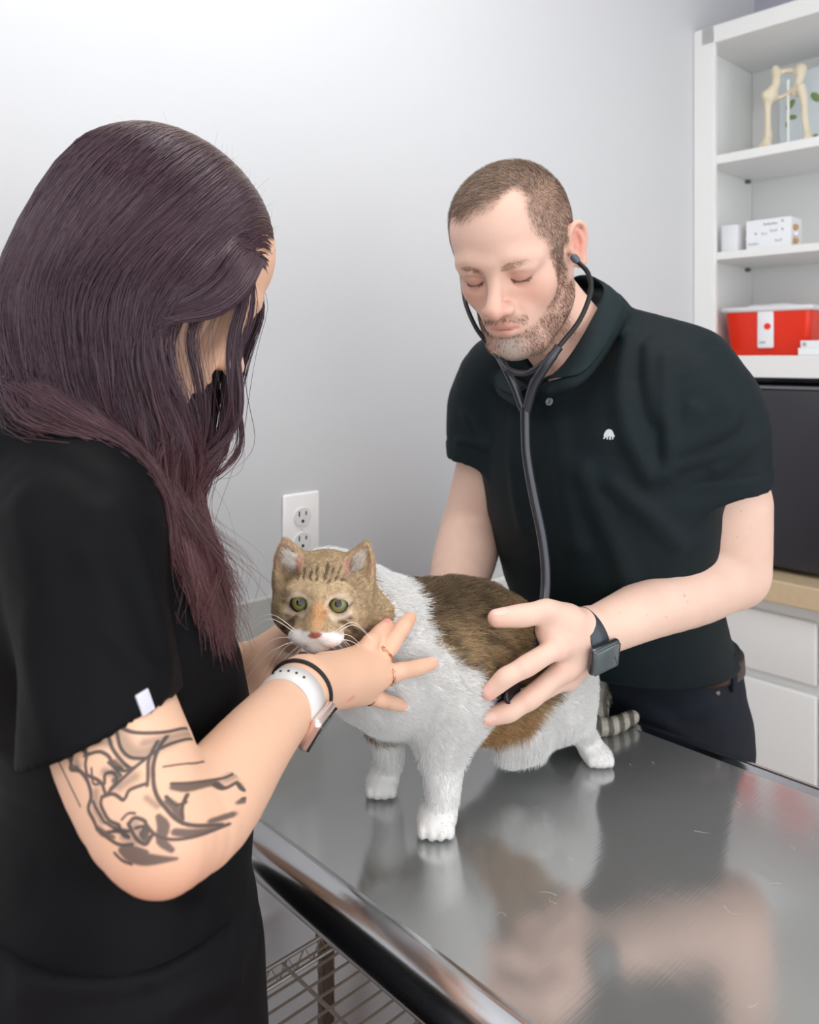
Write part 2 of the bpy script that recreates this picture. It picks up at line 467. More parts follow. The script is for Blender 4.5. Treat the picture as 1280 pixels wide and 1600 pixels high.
# ------------------------------------------------------------------ shelf unit above the counter
PC = 1.25                                   # front face of the cabinets
zt = lambda y, d=2.17: EYE-(y-560)/F*d
def cab(name, label, cat):
    t = empty(name, R(0, 0, 0), ROT); return tag(t, label, cat)
shelf = cab('shelf_unit', 'white open shelf unit fixed in the corner above the counter', 'shelf unit')
def cb(o, name, p0, p1, q0, q1, z0, z1, m, bev=.002, sm=False): return MB().box((p0, -q1, z0), (p1, -q0, z1), bev).build(name, m, o, sm)
QL = 1.2; TH = .04
ztop = zt(52); zbot = zt(588)
cb(shelf, 'side_panel', PC, PC+.30, .001, .022, zbot, ztop, M_white)
cb(shelf, 'side_panel', PC, PC+.30, QL-.02, QL, zbot, ztop, M_white)
cb(shelf, 'face_frame', PC-.018, PC-.0005, .001, .0585, zbot-.0, ztop, M_white)
cb(shelf, 'back_panel', PC+.285, PC+.30, .022, QL-.02, zbot, ztop, M_white)
cb(shelf, 'top_panel', PC-.018, PC+.285, .0225, QL-.02, ztop-.045, ztop, M_white)
z1 = zt(262); z2 = zt(409); z3 = zt(588)
s1 = cb(shelf, 'shelf', PC, PC+.284, .0225, QL-.0205, z1, z1+.024, M_white)
s2 = cb(shelf, 'shelf', PC, PC+.284, .0225, QL-.0205, z2, z2+.02, M_white)
s3 = cb(shelf, 'bottom_panel', PC-.017, PC+.284, .0595, QL-.0205, z3, z3+.055, M_white)
M_pin = mat('shelf_pin_metal', s8(120, 118, 116), .4, metal=.6)
for z in (z1, z2):
    for pp in (PC+.03, PC+.24):
        cb(shelf, 'shelf_pin', pp, pp+.012, .0222, .034, z-.010, z-.0005, M_pin, .001)
# things on the shelves ---------------------------------------------------
def at_cab(u, pfront):
    """q of the point seen at column u on the plane p=pfront"""
    r = (u-640)/F; A = O+pfront*bx; return (r*A[1]-A[0])/(ax[0]-r*ax[1])
def zcab(u, v, p):
    q = at_cab(u, p); return EYE-(v-560)/F*R(p, q, 0)[1]
# sharps container
M_red = mat('red_plastic', s8(232, 48, 16), .3, sss=.1)
M_lidp = mat('clear_white_plastic', s8(225, 226, 228), .3)
M_lab = mat('label_white', s8(238, 240, 244), .4)
M_dot = mat('label_red', s8(240, 50, 20), .5)
M_print = mat('label_print', s8(165, 170, 182), .6)
pS = PC+.05; qa = at_cab(1124, pS)+.012; qb = at_cab(1267, pS); zb = z3+.0555
zh = zcab(1190, 487, pS)-zb
t = empty('sharps_container', R(pS+.07, (qa+qb)/2, zb), ROT)
tag(t, 'red sharps container with a pale lid on the lowest shelf', 'container')
W2 = (qb-qa)/2; H = zh
bm = bmesh.new()
ring = lambda w_, d_, z, r=.018: [bm.verts.new((sx*(d_-r)+r*math.cos(a), sy*(w_-r)+r*math.sin(a), z)) for sx, sy, a0 in ((1, 1, 0), (-1, 1, 90), (-1, -1, 180), (1, -1, 270)) for a in np.radians(np.linspace(a0, a0+90, 6))]
rs = [ring(W2*.90, .058, 0), ring(W2*.92, .06, .004), ring(W2, .07, H)]
for a, b in zip(rs, rs[1:]):
    for k in range(24): bm.faces.new((a[k], a[(k+1) % 24], b[(k+1) % 24], b[k]))
bm.faces.new(rs[0][::-1]); bm.faces.new(rs[-1]); me = bpy.data.meshes.new('tub'); bm.to_mesh(me); bm.free()
tub = put('tub', me, M_red, t, True); me.set_sharp_from_angle(angle=.6)
MB().box((-.076, -W2-.006, H), (.076, W2+.006, H+.014), .006, 3).box((-.05, -W2*.5, H+.012), (.05, W2*.5, H+.02), .006, 3).build('lid', M_lidp, t, True)
lb = MB().box((-.072, -.0205, H*.17), (-.0665, .0205, H+.001), .004, 3).build('label', M_lab, t, True)
MB().cyl((-.0722, -.006, H*.66), (-.0735, -.006, H*.66), .0085, n=24).build('red_dot', M_dot, lb)
mb = MB()
for k, dy in enumerate((.012, .007, .002)): mb.box((-.0728, dy-.002, H*.27), (-.072, dy+.0015, H*.27+.006))
mb.build('lettering', M_print, lb)
# white box lower right
q1 = at_cab(1246, PC+.012); t = empty('small_box', R(PC+.014, q1, zb), ROT); tag(t, 'small white carton in front of the red sharps container', 'box')
MB().box((0, -.16, 0), (.04, -.001, .018), .001).box((0.002, -.16, .0182), (.038, -.006, .036), .001).build('carton', M_lab, t)
MB().box((-.0006, -.020, .023), (.0, -.012, .031)).build('emblem', M_print, t)
# boxes on middle shelf
zm = z2+.0205
q0 = at_cab(1127, PC+.03); q1 = at_cab(1152, PC+.03)
t = empty('small_carton', R(PC+.03, q0, zm), ROT); tag(t, 'plain white carton at the left end of the middle shelf', 'box')
MB().box((0, -(q1-q0), 0), (.06, 0, .072), .0015).build('carton', M_lab, t)
q0 = at_cab(1166, PC+.04); q1 = at_cab(1236, PC+.04); hbx = .078
M_tan = mat('kraft_spots', s8(196, 150, 96), .6)
t = empty('carton_stack', R(PC+.04, q0, zm), ROT); tag(t, 'white printed carton beside the plain carton on the middle shelf', 'box')
crt = MB().box((0, -(q1-q0), 0), (.07, 0, hbx), .001).build('carton', M_lab, t)
mb = MB(); wq = q1-q0
for zz, a, b in ((.062, .40, .72), (.066, .80, .85), (.040, .2, .26), (.038, .36, .5), (.044, .55, .72), (.045, .8, .84), (.014, .06, .3), (.018, .66, .82)):
    n = max(2, int((b-a)*wq/.004))
    for k in range(n):
        y = -(a+(b-a)*k/n)*wq; mb.box((-.0006, y-.0026, zz), (0, y, zz+.0045+.002*((k*7) % 3 == 0)))
mb.build('lettering', M_print, t)
for side, name in ((0.0045, 0), (-wq-.0045, 1)):
    mb = MB()
    for zz in (.018, .052): mb.ball((.02, side, zz), .008, 10, (1, .8, 1))
    mb.build('cork_knob', M_tan, t, True)
    MB().ball((.02, side, .035), .007, 10, (1, .9, 1)).build('white_knob', M_lab, t, True)
# framed plant print leaning at back of the top shelf
zs = z1+.0245
M_frame = mat('print_pale_blue', s8(214, 224, 230), .4)
M_leaf = mat('print_leaf', s8(126, 150, 92), .6)
pf = PC+.20; q0 = at_cab(1218, pf)
t = empty('botanical_print', R(pf, q0, zs), ROT); tag(t, 'pale blue board with green leaf print leaning behind the bone model', 'picture')
MB().box((0, -.26, 0), (.008, 0, .235), .001).build('board', M_frame, t)
for (y, z, r, an) in ((-.03, .15, .016, 40), (-.035, .115, .012, 100), (-.022, .10, .010, 10), (-.095, .155, .017, -40), (-.115, .125, .015, 30), (-.09, .05, .012, 60), (-.14, .09, .015, 0), (-.05, .175, .010, 20)):
    MB().ball((0, 0, 0), r, 12, (.08, .55, 1), ).build('leaf', M_leaf, t, True)
    o = t.children[-1]; o.location = (-.001, y, z); o.rotation_euler = (math.radians(an), 0, 0)

# cat pelvis bone model
M_bone = mat('ivory_bone', s8(232, 220, 196), .5, noise=(30, .12), sss=.1)
pbn = PC+.10
def BN(u, v, dp=0.): q = at_cab(u, pbn+dp); return np.array(R(pbn+dp, q, 0)+[0, 0, EYE-(v-560)/F*R(pbn+dp, q, 0)[1]])
fb = Field(); k = .006
BNl = []
fb.u(f_chain([BN(1212, 84, .02), BN(1213, 105, .01), BN(1203, 128, 0)], [.010, .011, .014]), k)
fb.u(f_chain([BN(1252, 84, .03), BN(1248, 105, .02), BN(1244, 122, .02)], [.014, .010, .009]), k)
fb.u(f_ell(BN(1252, 86, .03), (.014, .010, .018)), k)
fb.u(f_chain([BN(1213, 92, .02), BN(1232, 86, .03), BN(1250, 90, .03)], [.008, .007, .009]), k)
fb.u(f_chain([BN(1203, 128), BN(1220, 128, .02), BN(1240, 116, .02)], [.009, .006, .008]), k)
fb.u(f_ell(BN(1203, 125), (.022, .014, .016)), k)
fb.u(f_chain([BN(1206, 118), BN(1200, 138), BN(1200, 160), BN(1200, 190)], [.012, .010, .0075, .009]), k)
fb.u(f_chain([BN(1201, 188), BN(1196, 200), BN(1188, 207)], [.010, .011, .009]), k)
fb.u(f_chain([BN(1198, 200), BN(1203, 207)], [.010, .008]), k)
fb.u(f_chain([BN(1252, 112), BN(1257, 135), BN(1258, 160), BN(1263, 190)], [.012, .009, .0085, .010]), k)
fb.u(f_chain([BN(1262, 190), BN(1256, 200), BN(1248, 203)], [.010, .011, .009]), k)
fb.sub(f_ell(BN(1236, 98, .02), (.008, .03, .008)), .004)
V, Q = fb.mesh(BN(1180, 215)-[.06, .12, .02], BN(1275, 70)+[.08, .12, .03], .0028)
zlow = V[:, 2].min(); V[:, 2] += zs+.0005-zlow
t = empty('bone_model', R(pbn, at_cab(1230, pbn), zs)); tag(t, 'ivory model of pelvis and leg bones on the top shelf', 'bone model')
put('bones', npmesh('bones', V, Q), M_bone, t, True, keep=True)
a = BN(1232, 125, .02); b = a.copy(); b[2] = zs+.001
MB().cyl(a, b, .0035, n=12).build('support_rod', mat('white_rod', s8(245, 245, 240), .3), t, True, keep=True)

# ------------------------------------------------------------------ black cabinet (small fridge) on the counter
zc = zcab(1240, 908, PC-.06)
M_blk = mat('black_door', s8(46, 45, 51), .38, bump=(120, .05, .001))
M_blk2 = mat('black_trim', s8(24, 24, 26), .5)
M_gry = mat('grey_trim', s8(110, 110, 116), .4)
fr = empty('mini_fridge', R(PC, .7, zc+.001), ROT); tag(fr, 'black compact fridge on the counter under the shelf unit', 'fridge')
fq1 = at_cab(1292, PC); fq0 = -.0 + at_cab(1140, PC); H = zbot-.012-zc
MB().box((.02, -.45+.0, .008), (.28, .66, H-.008), .006).build('body', M_blk2, fr)
MB().box((-.012, .7-fq1, .012), (.018, .66, H-.018), .006, 3).build('door', M_blk, fr, True)
MB().box((-.013, .7-fq1, H-.017), (.018, .66, H-.010), .002).build('door_trim', M_gry, fr)
for s_ in (.62, .1):
    MB().cyl((.05, s_, 0), (.05, s_, .01), .015).build('foot', M_blk2, fr)
# ------------------------------------------------------------------ counter + drawers
M_ctr = mat('beige_worktop', s8(214, 190, 156), .4, noise=(60, .12))
tp = empty('worktop', R(PC, 0, 0), ROT); tag(tp, 'beige worktop on the white base cabinets by the back wall', 'worktop')
MB().box((-.085, -1.6, zc-.055), (.345, -.002, zc), .004).build('slab', M_ctr, tp)
cbn = empty('base_cabinet', R(PC, 0, 0), ROT); tag(cbn, 'white base cabinet with drawer and door under the beige worktop', 'cabinet')
zu = zc-.056; PF = -.045
MB().box((PF+.02, -1.6, 0.0), (.34, -.005, zu), .001).build('carcass', M_white, cbn)
qd = at_cab(1276, PC+PF)
zd = zcab(1276, 1075, PC+PF); zd0 = zcab(1276, 975, PC+PF)
MB().box((PF, -qd, zd+.0), (PF+.0195, -.03, zd0), .006, 3).build('drawer', M_white, cbn, True)
MB().box((PF, -qd, .1), (PF+.0195, -.03, zd-.022), .006, 3).build('door', M_white, cbn, True)
MB().box((PF, -1.55, zd+.0), (PF+.0195, -qd-.012, zd0), .006, 3).build('drawer', M_white, cbn, True)
MB().box((PF, -1.55, .1), (PF+.0195, -qd-.012, zd-.022), .006, 3).build('door', M_white, cbn, True)
MB().box((PF+.004, -1.56, .0), (PF+.0195, -.005, .09), .001).build('plinth', M_white, cbn)

# ================================================================== stainless table
def steel(name, col, rough, scr=True, met=1.):
    m = bpy.data.materials.new(name); m.use_nodes = True; nt = m.node_tree; b = nt.nodes['Principled BSDF']
    b.inputs['Metallic'].default_value = met; b.inputs['Base Color'].default_value = (*col, 1)
    tc = nt.nodes.new('ShaderNodeTexCoord'); mp = nt.nodes.new('ShaderNodeMapping'); mp.inputs['Scale'].default_value = (6, 420, 6) if scr else (300, 300, 6)
    n = nt.nodes.new('ShaderNodeTexNoise'); n.inputs['Scale'].default_value = 1; n.inputs['Detail'].default_value = 6
    nt.links.new(tc.outputs['Object'], mp.inputs[0]); nt.links.new(mp.outputs[0], n.inputs['Vector'])
    mp2 = nt.nodes.new('ShaderNodeMapping'); mp2.inputs['Scale'].default_value = (28, 6, 6)
    n3 = nt.nodes.new('ShaderNodeTexNoise'); n3.inputs['Scale'].default_value = .7; n3.inputs['Detail'].default_value = 3
    nt.links.new(tc.outputs['Object'], mp2.inputs[0]); nt.links.new(mp2.outputs[0], n3.inputs['Vector'])
    n2 = nt.nodes.new('ShaderNodeTexNoise'); n2.inputs['Scale'].default_value = 7; n2.inputs['Detail'].default_value = 4
    nt.links.new(tc.outputs['Object'], n2.inputs['Vector'])
    mr = nt.nodes.new('ShaderNodeMapRange'); mr.inputs[1].default_value = .3; mr.inputs[2].default_value = .7; mr.inputs[3].default_value = rough*.75; mr.inputs[4].default_value = rough*1.35
    nt.links.new(n2.outputs[0], mr.inputs[0]); nt.links.new(mr.outputs[0], b.inputs['Roughness'])
    bp = nt.nodes.new('ShaderNodeBump'); bp.inputs['Strength'].default_value = .06 if scr else .03; bp.inputs['Distance'].default_value = .0006
    nt.links.new(n.outputs[0], bp.inputs['Height'])
    bp2 = nt.nodes.new('ShaderNodeBump'); bp2.inputs['Strength'].default_value = .05; bp2.inputs['Distance'].default_value = .004
    nt.links.new(n3.outputs[0], bp2.inputs['Height']); nt.links.new(bp2.outputs[0], bp.inputs['Normal']); nt.links.new(bp.outputs[0], b.inputs['Normal'])
    return m
M_steel = steel('brushed_steel', s8(192, 194, 194), .14, True, .76)
M_steel2 = steel('polished_rim', s8(205, 206, 210), .16, False)
M_chrome = mat('chrome_wire', s8(178, 172, 164), .3, metal=.65)
M_post = mat('post_metal', s8(124, 116, 110), .3, metal=.8)
TZ = .90
tb = empty('examination_table', R(-.05, .7, 0), ROT)
tag(tb, 'stainless steel examination table with a rolled rim on which the cat stands', 'table')
L0, L1 = -.29, .215; Q0, Q1 = .02, 1.45        # p and q limits of the inner flat
def loc_pq(p, q, z): return Vector((p+.05, -(q-.7), z))
bm = bmesh.new()
prof = [(0, 0), (.006, .0035), (.012, .0035), (.028, -.001), (.036, -.006), (.041, -.014), (.042, -.024), (.038, -.033), (.030, -.039), (.020, -.041), (.010, -.041)]
def rect(off, z, r0=.02, q0off=None):
    pts = []; r = r0+max(off, 0)
    for cx, cy, a0 in ((L1-r0, Q1-r0, 0), (L0+r0, Q1-r0, 90), (L0+r0, Q0+r0, 180), (L1-r0, Q0+r0, 270)):
        for a in np.radians(np.linspace(a0, a0+90, 7)): pts.append((cx+r*math.cos(a), max(cy+r*math.sin(a), .019 if True else 0)))
    return [bm.verts.new(loc_pq(x, y, TZ+z)) for x, y in pts]
rings = [rect(o_, z_) for o_, z_ in prof]; n = len(rings[0])
top = bm.faces.new(rings[0])
for a, b in zip(rings, rings[1:]):
    for k in range(n):
        try: bm.faces.new((a[k], b[k], b[(k+1) % n], a[(k+1) % n]))
        except Exception: pass
bot = bm.faces.new(rings[-1][::-1])
for f in bm.faces:
    f.smooth = f not in (top, bot)
    f.material_index = 0 if f in (top, bot) else 1
bmesh.ops.recalc_face_normals(bm, faces=bm.faces[:])
me = bpy.data.meshes.new('table_top'); bm.to_mesh(me); bm.free()
put('table_top', me, [M_steel, M_steel2], tb)
for p_, q_ in ((-.18, 1.2), (.12, 1.2), (.12, .12)):
    v = loc_pq(p_, q_, 0); MB().cyl((v.x, v.y, 0), (v.x, v.y, TZ-.0412), .016, n=20).build('leg', M_post, tb, True)
# wire shelf under the table -------------------------------------------------
ws = empty('wire_shelf', R(-.35, .10, 0), ROT); tag(ws, 'chrome wire shelf rack standing under the steel table', 'wire rack')
ZW = .568; wl = lambda p, q, z: (p+.35, -(q-.10), z)
PR, PLft, QN, QF = -.045, -.335, .78, .10
post = MB().cyl(wl(-.052, .085, 0), wl(-.052, .085, TZ-.05), .0125, n=24)
for z in np.arange(.05, .84, .025): post.cyl(wl(-.052, .085, z), wl(-.052, .085, z+.002), .0131, n=24)
post.build('post', M_post, ws, True)
for p_, q_ in ((-.330, .085), (-.330, .795), (-.052, .795)):
    MB().cyl(wl(p_, q_, 0), wl(p_, q_, TZ-.05), .0125, n=20).build('post', M_post, ws, True)
MB().cyl(wl(-.052, .085, ZW-.02), wl(-.052, .085, ZW+.012), .0165, .0145, n=24).build('collar', M_post, ws, True)
for p_, q_ in ((PR, None), (PLft, None)):
    f = MB(); f.tube([wl(p_, QF, ZW), wl(p_, QN, ZW)], .003); f.tube([wl(p_, QF, ZW-.028), wl(p_, QN, ZW-.028)], .003)
    zz = []; nz = 48
    for i in range(nz+1): zz.append(wl(p_, QF+(QN-QF)*i/nz, ZW-.028 if i % 2 else ZW))
    f.tube(zz, .0018, 6); f.build('side_truss', M_chrome, ws, True)
for q_ in (QF, QN):
    f = MB(); f.tube([wl(PR, q_, ZW), wl(PLft, q_, ZW)], .003); f.tube([wl(PR, q_, ZW-.028), wl(PLft, q_, ZW-.028)], .003)
    zz = [wl(PR+(PLft-PR)*i/20, q_, ZW-.028 if i % 2 else ZW) for i in range(21)]
    f.tube(zz, .0018, 6); f.build('end_truss', M_chrome, ws, True)
for p_ in (-.14, -.235):
    MB().tube([wl(p_, QF, ZW-.006), wl(p_, QN, ZW-.006)], .0026, 6).build('cross_wire', M_chrome, ws, True)
for i in range(28):
    q_ = QF+.022+i*.0235
    MB().tube([wl(PR-.003, q_, ZW+.002), wl(PLft+.003, q_, ZW+.002)], .0019, 6).build('grid_wire', M_chrome, ws, True)
# cardboard boxes below the wire shelf
M_card = mat('brown_card', s8(132, 84, 52), .8, noise=(20, .15))
M_card2 = mat('orange_card', s8(214, 128, 36), .7, noise=(20, .1))
for nm, lab, m_, p0, p1, q0, q1, h_ in (('cardboard_box', 'brown cardboard box seen through the wires of the rack', M_card, -.29, -.07, .42, .74, .42),
                                   ('orange_box', 'orange box on the floor right of the wire rack', M_card2, .0, .17, .27, .62, .43)):
    t = empty(nm, R((p0+p1)/2, (q0+q1)/2, 0), ROT); tag(t, lab, 'box')
    a, b = (p1-p0)/2, (q1-q0)/2
    MB().box((-a, -b, 0.001), (a, b, h_), .003).build('carton', m_, t)
    MB().box((-a-.0005, -.025, h_*.6), (a+.0005, .025, h_+.0008), .0003).build('packing_tape', mat('tape', s8(176, 130, 84), .3), t)

# loose cat hairs lying on the steel
rh = np.random.default_rng(77); hs = []
for k in range(46):
    p_, q_ = rh.uniform(-.24, .18), rh.uniform(.3, 1.05); c = R(p_, q_, TZ+.0003); a = rh.uniform(0, 6.28); L_ = rh.uniform(.006, .018); d = np.array([math.cos(a), math.sin(a), 0]); e = np.array([-d[1], d[0], 0])*rh.normal(0, .3)
    hs.append(crom([c, c+d*L_*.5+e*L_, c+d*L_], 6))
Vs, Qs, _ = strands(np.array(hs), .00013)
tag(put('loose_hairs', npmesh('loose_hairs', Vs, Qs), mat('shed_hair', s8(235, 235, 232), .4), None, True), 'fine white hairs shed on the steel table top', 'cat hair', kind='stuff')
# ================================================================== people: shared shapes
def head_field(nose=1., jaw=1., lips=1., eye_open=0., ears=True):
    """head in its own frame: face towards -y, x to its left, z up, origin between the ears"""
    f = Field(); s = 1
    f.u(f_ell((0, .018, .034), (.0765, .095, .083)))
    f.u(f_ell((0, -.020, .042), (.066, .066, .068)), .03)                    # forehead
    f.u(f_ell((0, -.030, -.030), (.058, .056, .075)), .03)                   # face
    for s in (-1, 1):
        f.u(f_ell((s*.041, -.047, -.026), (.0215, .023, .024)), .02)          # cheekbone
        f.u(f_chain([(s*.055*jaw, .004, -.035), (s*.052*jaw, -.006, -.072), (s*.026, -.060, -.104)], [.020, .019, .018]), .025)
    f.u(f_ell((0, -.073, -.104), (.021, .017, .018)), .022)                  # chin
    f.u(f_ell((0, -.073, -.064), (.031, .020, .026)), .022)                  # mouth mound
    for s in (-1, 1):
        f.u(f_chain([(s*.010, -.0845, .017), (s*.030, -.080, .0215), (s*.050, -.064, .014)], [.0065, .0075, .007]), .018)
        f.sub(f_ell((s*.0315, -.0950, -.001), (.021, .018, .0135)), .014)    # socket
        f.u(f_ell((s*.0320, -.0690, -.0030), (.0148, .0140, .0130)), .006)   # lid / eyeball
        f.u(f_chain([(s*.018, -.0795, .0075), (s*.032, -.0835, .0095), (s*.047, -.074, .005)], [.0035, .0045, .004]), .010)
        if not eye_open:
            f.ridge([(s*.0185, -.0785, -.0065), (s*.027, -.0835, -.0105), (s*.038, -.081, -.0105), (s*.0465, -.072, -.0055)], .0016, -.0016)
            f.ridge([(s*.0185, -.080, -.0005), (s*.032, -.0855, .0030), (s*.046, -.076, .001)], .0014, -.0010)
        f.ridge([(s*.018, -.079, -.013), (s*.030, -.079, -.020), (s*.042, -.073, -.019)], .003, -.0010)
    # nose
    f.u(f_chain([(0, -.0835, .012), (0, -.0885, -.002), (0, -.100, -.022), (0, -.1105*nose-.0, -.0365)], [.0075, .0072, .0094, .0122]), .014)
    for s in (-1, 1):
        f.u(f_ell((s*.0140, -.0965, -.0405), (.0082, .0115, .0082)), .007)
        f.ridge([(s*.0115, -.106, -.0345), (s*.0185, -.098, -.0335), (s*.0205, -.090, -.040)], .0022, -.0011)
        f.sub(f_ell((s*.0062, -.1035, -.0485), (.0036, .0058, .0040)), .003)
        f.ridge([(s*.019, -.090, -.040), (s*.028, -.082, -.054), (s*.031, -.076, -.067)], .004, -.0013)
    f.ridge([(0, -.096, -.050), (0, -.0955, -.059)], .0028, -.0012)
    # lips
    L = lips
    f.u(f_chain([(-.024, -.0800, -.0695), (-.012, -.0915, -.0665), (-.004, -.0945, -.0640), (0, -.0942, -.0650), (.004, -.0945, -.0640), (.012, -.0915, -.0665), (.024, -.0800, -.0695)], [.0015, .0036*L, .0043*L, .0042*L, .0043*L, .0036*L, .0015]), .005)
    f.u(f_chain([(-.020, -.0820, -.0725), (-.010, -.0905, -.0750), (0, -.0930, -.0758), (.010, -.0905, -.0750), (.020, -.0820, -.0725)], [.0018, .0046*L, .0052*L, .0046*L, .0018]), .005)
    f.ridge([(-.0255, -.0785, -.0700), (-.012, -.0945, -.0700), (0, -.0985, -.0698), (.012, -.0945, -.0700), (.0255, -.0785, -.0700)], .0014, -.0022)
    f.ridge([(-.014, -.084, -.085), (0, -.089, -.086), (.014, -.084, -.085)], .005, -.0022)
    # ears
    for s in ((-1, 1) if ears else ()):
        Mx = np.array(rotm(12, 0, s*(-24)))
        c = np.array([s*.0810, .016, -.004])
        g = lambda x, y, z: c+Mx @ np.array([s*x, y, z])
        f.u(f_ell(g(0, .004, .004), (.0055, .0155, .027), Mx), .004)
        rim = [g(-.002, -.012, .006), g(.004, -.008, .024), g(.006, .006, .032), g(.007, .018, .022), g(.006, .0165, .004), g(.003, .008, -.012), g(.001, -.002, -.025), g(-.002, -.011, -.020)]
        f.u(f_chain(rim, [.0030, .0036, .0038, .0038, .0036, .0036, .0068, .004]), .0035)
        f.sub(f_ell(g(.0060, .003, .010), (.0062, .0100, .0155), Mx), .002)
        f.sub(f_ell(g(.0055, -.004, -.004), (.006, .0062, .0075), Mx), .003)
        f.u(f_chain([g(.003, .010, .018), g(.0045, .010, .004), g(.003, .003, -.010)], [.0022, .0026, .0022]), .003)
        f.u(f_chain([g(-.001, -.0125, .002), g(.001, -.0115, -.006)], [.004, .0035]), .004)
    return f
def make_watch(parent, name_label, c, axis, face, rw, band_m, case_m, glass_m, side=None, cs=(.0190, .0165, .0052), bw=.011, top=0.):
    '''wrist watch: band round the arm (axis), case on the side given by face'''
    axis = nrm(axis); face = nrm(np.asarray(face, float)-axis*(np.asarray(face, float) @ axis)); side = np.cross(axis, face)
    w_ = empty('wrist_watch', c); tag(w_, *name_label)
    n = 48; V = []; Fq = []
    for i in range(n):
        a = 2*math.pi*i/n; rad = face*math.cos(a)*rw[0]+side*math.sin(a)*rw[1]; o = nrm(face*math.cos(a)/rw[0]+side*math.sin(a)/rw[1])
        hw = bw*(1.0+.25*max(0, math.cos(a))**2)
        for (dx, dr) in ((-hw, 0), (-hw*.96, .0016), (0, .0021), (hw*.96, .0016), (hw, 0), (0, -.0004)): V.append(np.array(c)+rad+axis*dx+o*dr)
    for i in range(n):
        for k in range(6): Fq.append((i*6+k, i*6+(k+1) % 6, ((i+1) % n)*6+(k+1) % 6, ((i+1) % n)*6+k))
    band = put('band', npmesh('band', V, np.array(Fq)[:, ::-1]), band_m, w_, True, keep=True)
    M4 = Matrix.Translation(Vector([float(x) for x in np.array(c)+face*(rw[0]+cs[2]*.9+top)])) @ basis(face, axis)
    MB().box((-cs[1], -cs[0], -cs[2]), (cs[1], cs[0], cs[2]), .0048, 4, M4).build('case', case_m, w_, True, keep=True)
    MB().box((-cs[1]*.90, -cs[0]*.90, cs[2]-.002), (cs[1]*.90, cs[0]*.90, cs[2]+.0009), .0028, 3, M4).build('screen', glass_m, w_, True, keep=True)
    MB().cyl(M4 @ Vector((cs[1], .006, 0)), M4 @ Vector((cs[1]+.0016, .006, 0)), .003, n=16).build('crown', case_m, w_, True, keep=True)
    return w_, band, M4
def blob(p, c, r, M=None):
    q = p-np.asarray(c, float)
    return np.exp(-(np.sum((q/np.asarray(r, float))**2, axis=1)))
def dchain(p, pts, n=4): return f_chain(pts, [0]*len(pts), n)(p)
def mixc(col, c, w_):
    return col*(1-w_[:, None])+np.asarray(c)[None, :]*w_[:, None]
def finger(f, pts, r, k=.006, flat=None):
    """joints knuckle..tip (4 points) -> tapered finger with slightly swollen joints"""
    pts = np.asarray(pts, float); P2 = []; R2 = []
    for i in range(len(pts)-1):
        a, b = pts[i], pts[i+1]; t = i/(len(pts)-1)
        P2 += [a, a*.5+b*.5]; R2 += [r*(1.06-.20*t), r*(.96-.20*t)]
    P2.append(pts[-1]); R2.append(r*.72)
    f.u(f_chain(P2, R2, 3), k)
def nail_col(V, N, col, tip, prev, nrm_, r=.0055, c=None):
    tip = np.asarray(tip, float); prev = np.asarray(prev, float); ax_ = nrm(tip-prev); n_ = nrm(nrm_); n_ = nrm(n_-ax_*(n_ @ ax_)); sd = np.cross(ax_, n_)
    q = V-(tip+n_*r*.8-ax_*r*.5); w_ = ((q @ ax_)/(r*1.25))**4+((q @ sd)/(r*.85))**4+((q @ n_)/(r*1.4))**4
    return mixc(col, c if c is not None else s8(238, 190, 180), .75*(w_ < 1))
M_skin_m = mat('skin_fair', attr='col', rough=.48, spec=.4, sss=.14, bump=(420, .22, .0008), sssr=(.010,))
M_skin_f = mat('skin_peach', attr='col', rough=.50, spec=.35, sss=.05, bump=(500, .14, .0006), sssr=(.010,))
# ================================================================== the man
man = empty('person', R(.36, .38, 0)); tag(man, 'man in a dark green-black polo shirt bending over the table to listen to the cat', 'person')
HM = Matrix.Translation(Vector((.134, 1.035, 1.553))) @ (rotm(0, 0, -27) @ rotm(27, 0, 0) @ rotm(0, -3, 0)).to_4x4() @ Matrix.Scale(.935, 4)
HMn = np.array(HM)
hp = lambda x, y, z: (HMn @ np.array([x, y, z, 1.]))[:3]
toh = lambda p: (p-HMn[:3, 3]) @ np.linalg.inv(HMn[:3, :3]).T
fb = head_field(jaw=.97, lips=.85).xf(HMn)
# neck
nb = R(.155, .415, 1.400)
fb.u(f_chain([hp(0, .030, -.035), hp(0, .045, -.085), nb, R(.17, .42, 1.36)], [.052, .055, .062, .07], flat=None), .02)
fb.u(f_chain([hp(.045, .02, -.03), hp(.02, -.02, -.11), R(.10, .425, 1.40)], [.012, .010, .010]), .02)
# trunk under the shirt (kept inside it)
fb.u(f_loft([R(.17, .41, 1.34), R(.24, .40, 1.2), R(.34, .39, 1.0)], [.13, .13, .12], [.07, .07, .07], ax), .02)
# left arm (right side of the picture)
SL = P(1094, 618, 1.06); EL = P(1142, 892, 1.10); WL = P(922, 992, .975)
SRr = P(770, 625, 1.25); ER = P(738, 828, 1.27); WR = P(695, 985, 1.10)
fb.u(f_chain([SL, SL*.5+EL*.5+[.004, 0, 0], EL], [.046, .056, .050]), .01)
fb.u(f_chain([SL*.4+EL*.6+[.022, -.01, 0], EL*.85+SL*.15+[.012, 0, 0]], [.036, .036]), .03)
fb.u(f_chain([EL, EL*.72+WL*.28, EL*.35+WL*.65, WL], [.047, .0475, .036, .0285]), .012)
fb.u(f_chain([R(.16, .41, 1.34), SL], [.045, .045]), .02)
fb.u(f_chain([SRr, P(762, 722, 1.255), ER], [.042, .047, .048]), .01)
fb.u(f_chain([ER, ER*.7+WR*.3, ER*.3+WR*.7, WR], [.047, .048, .038, .030]), .012)
fb.u(f_chain([R(.16, .41, 1.34), SRr], [.045, .044]), .02)
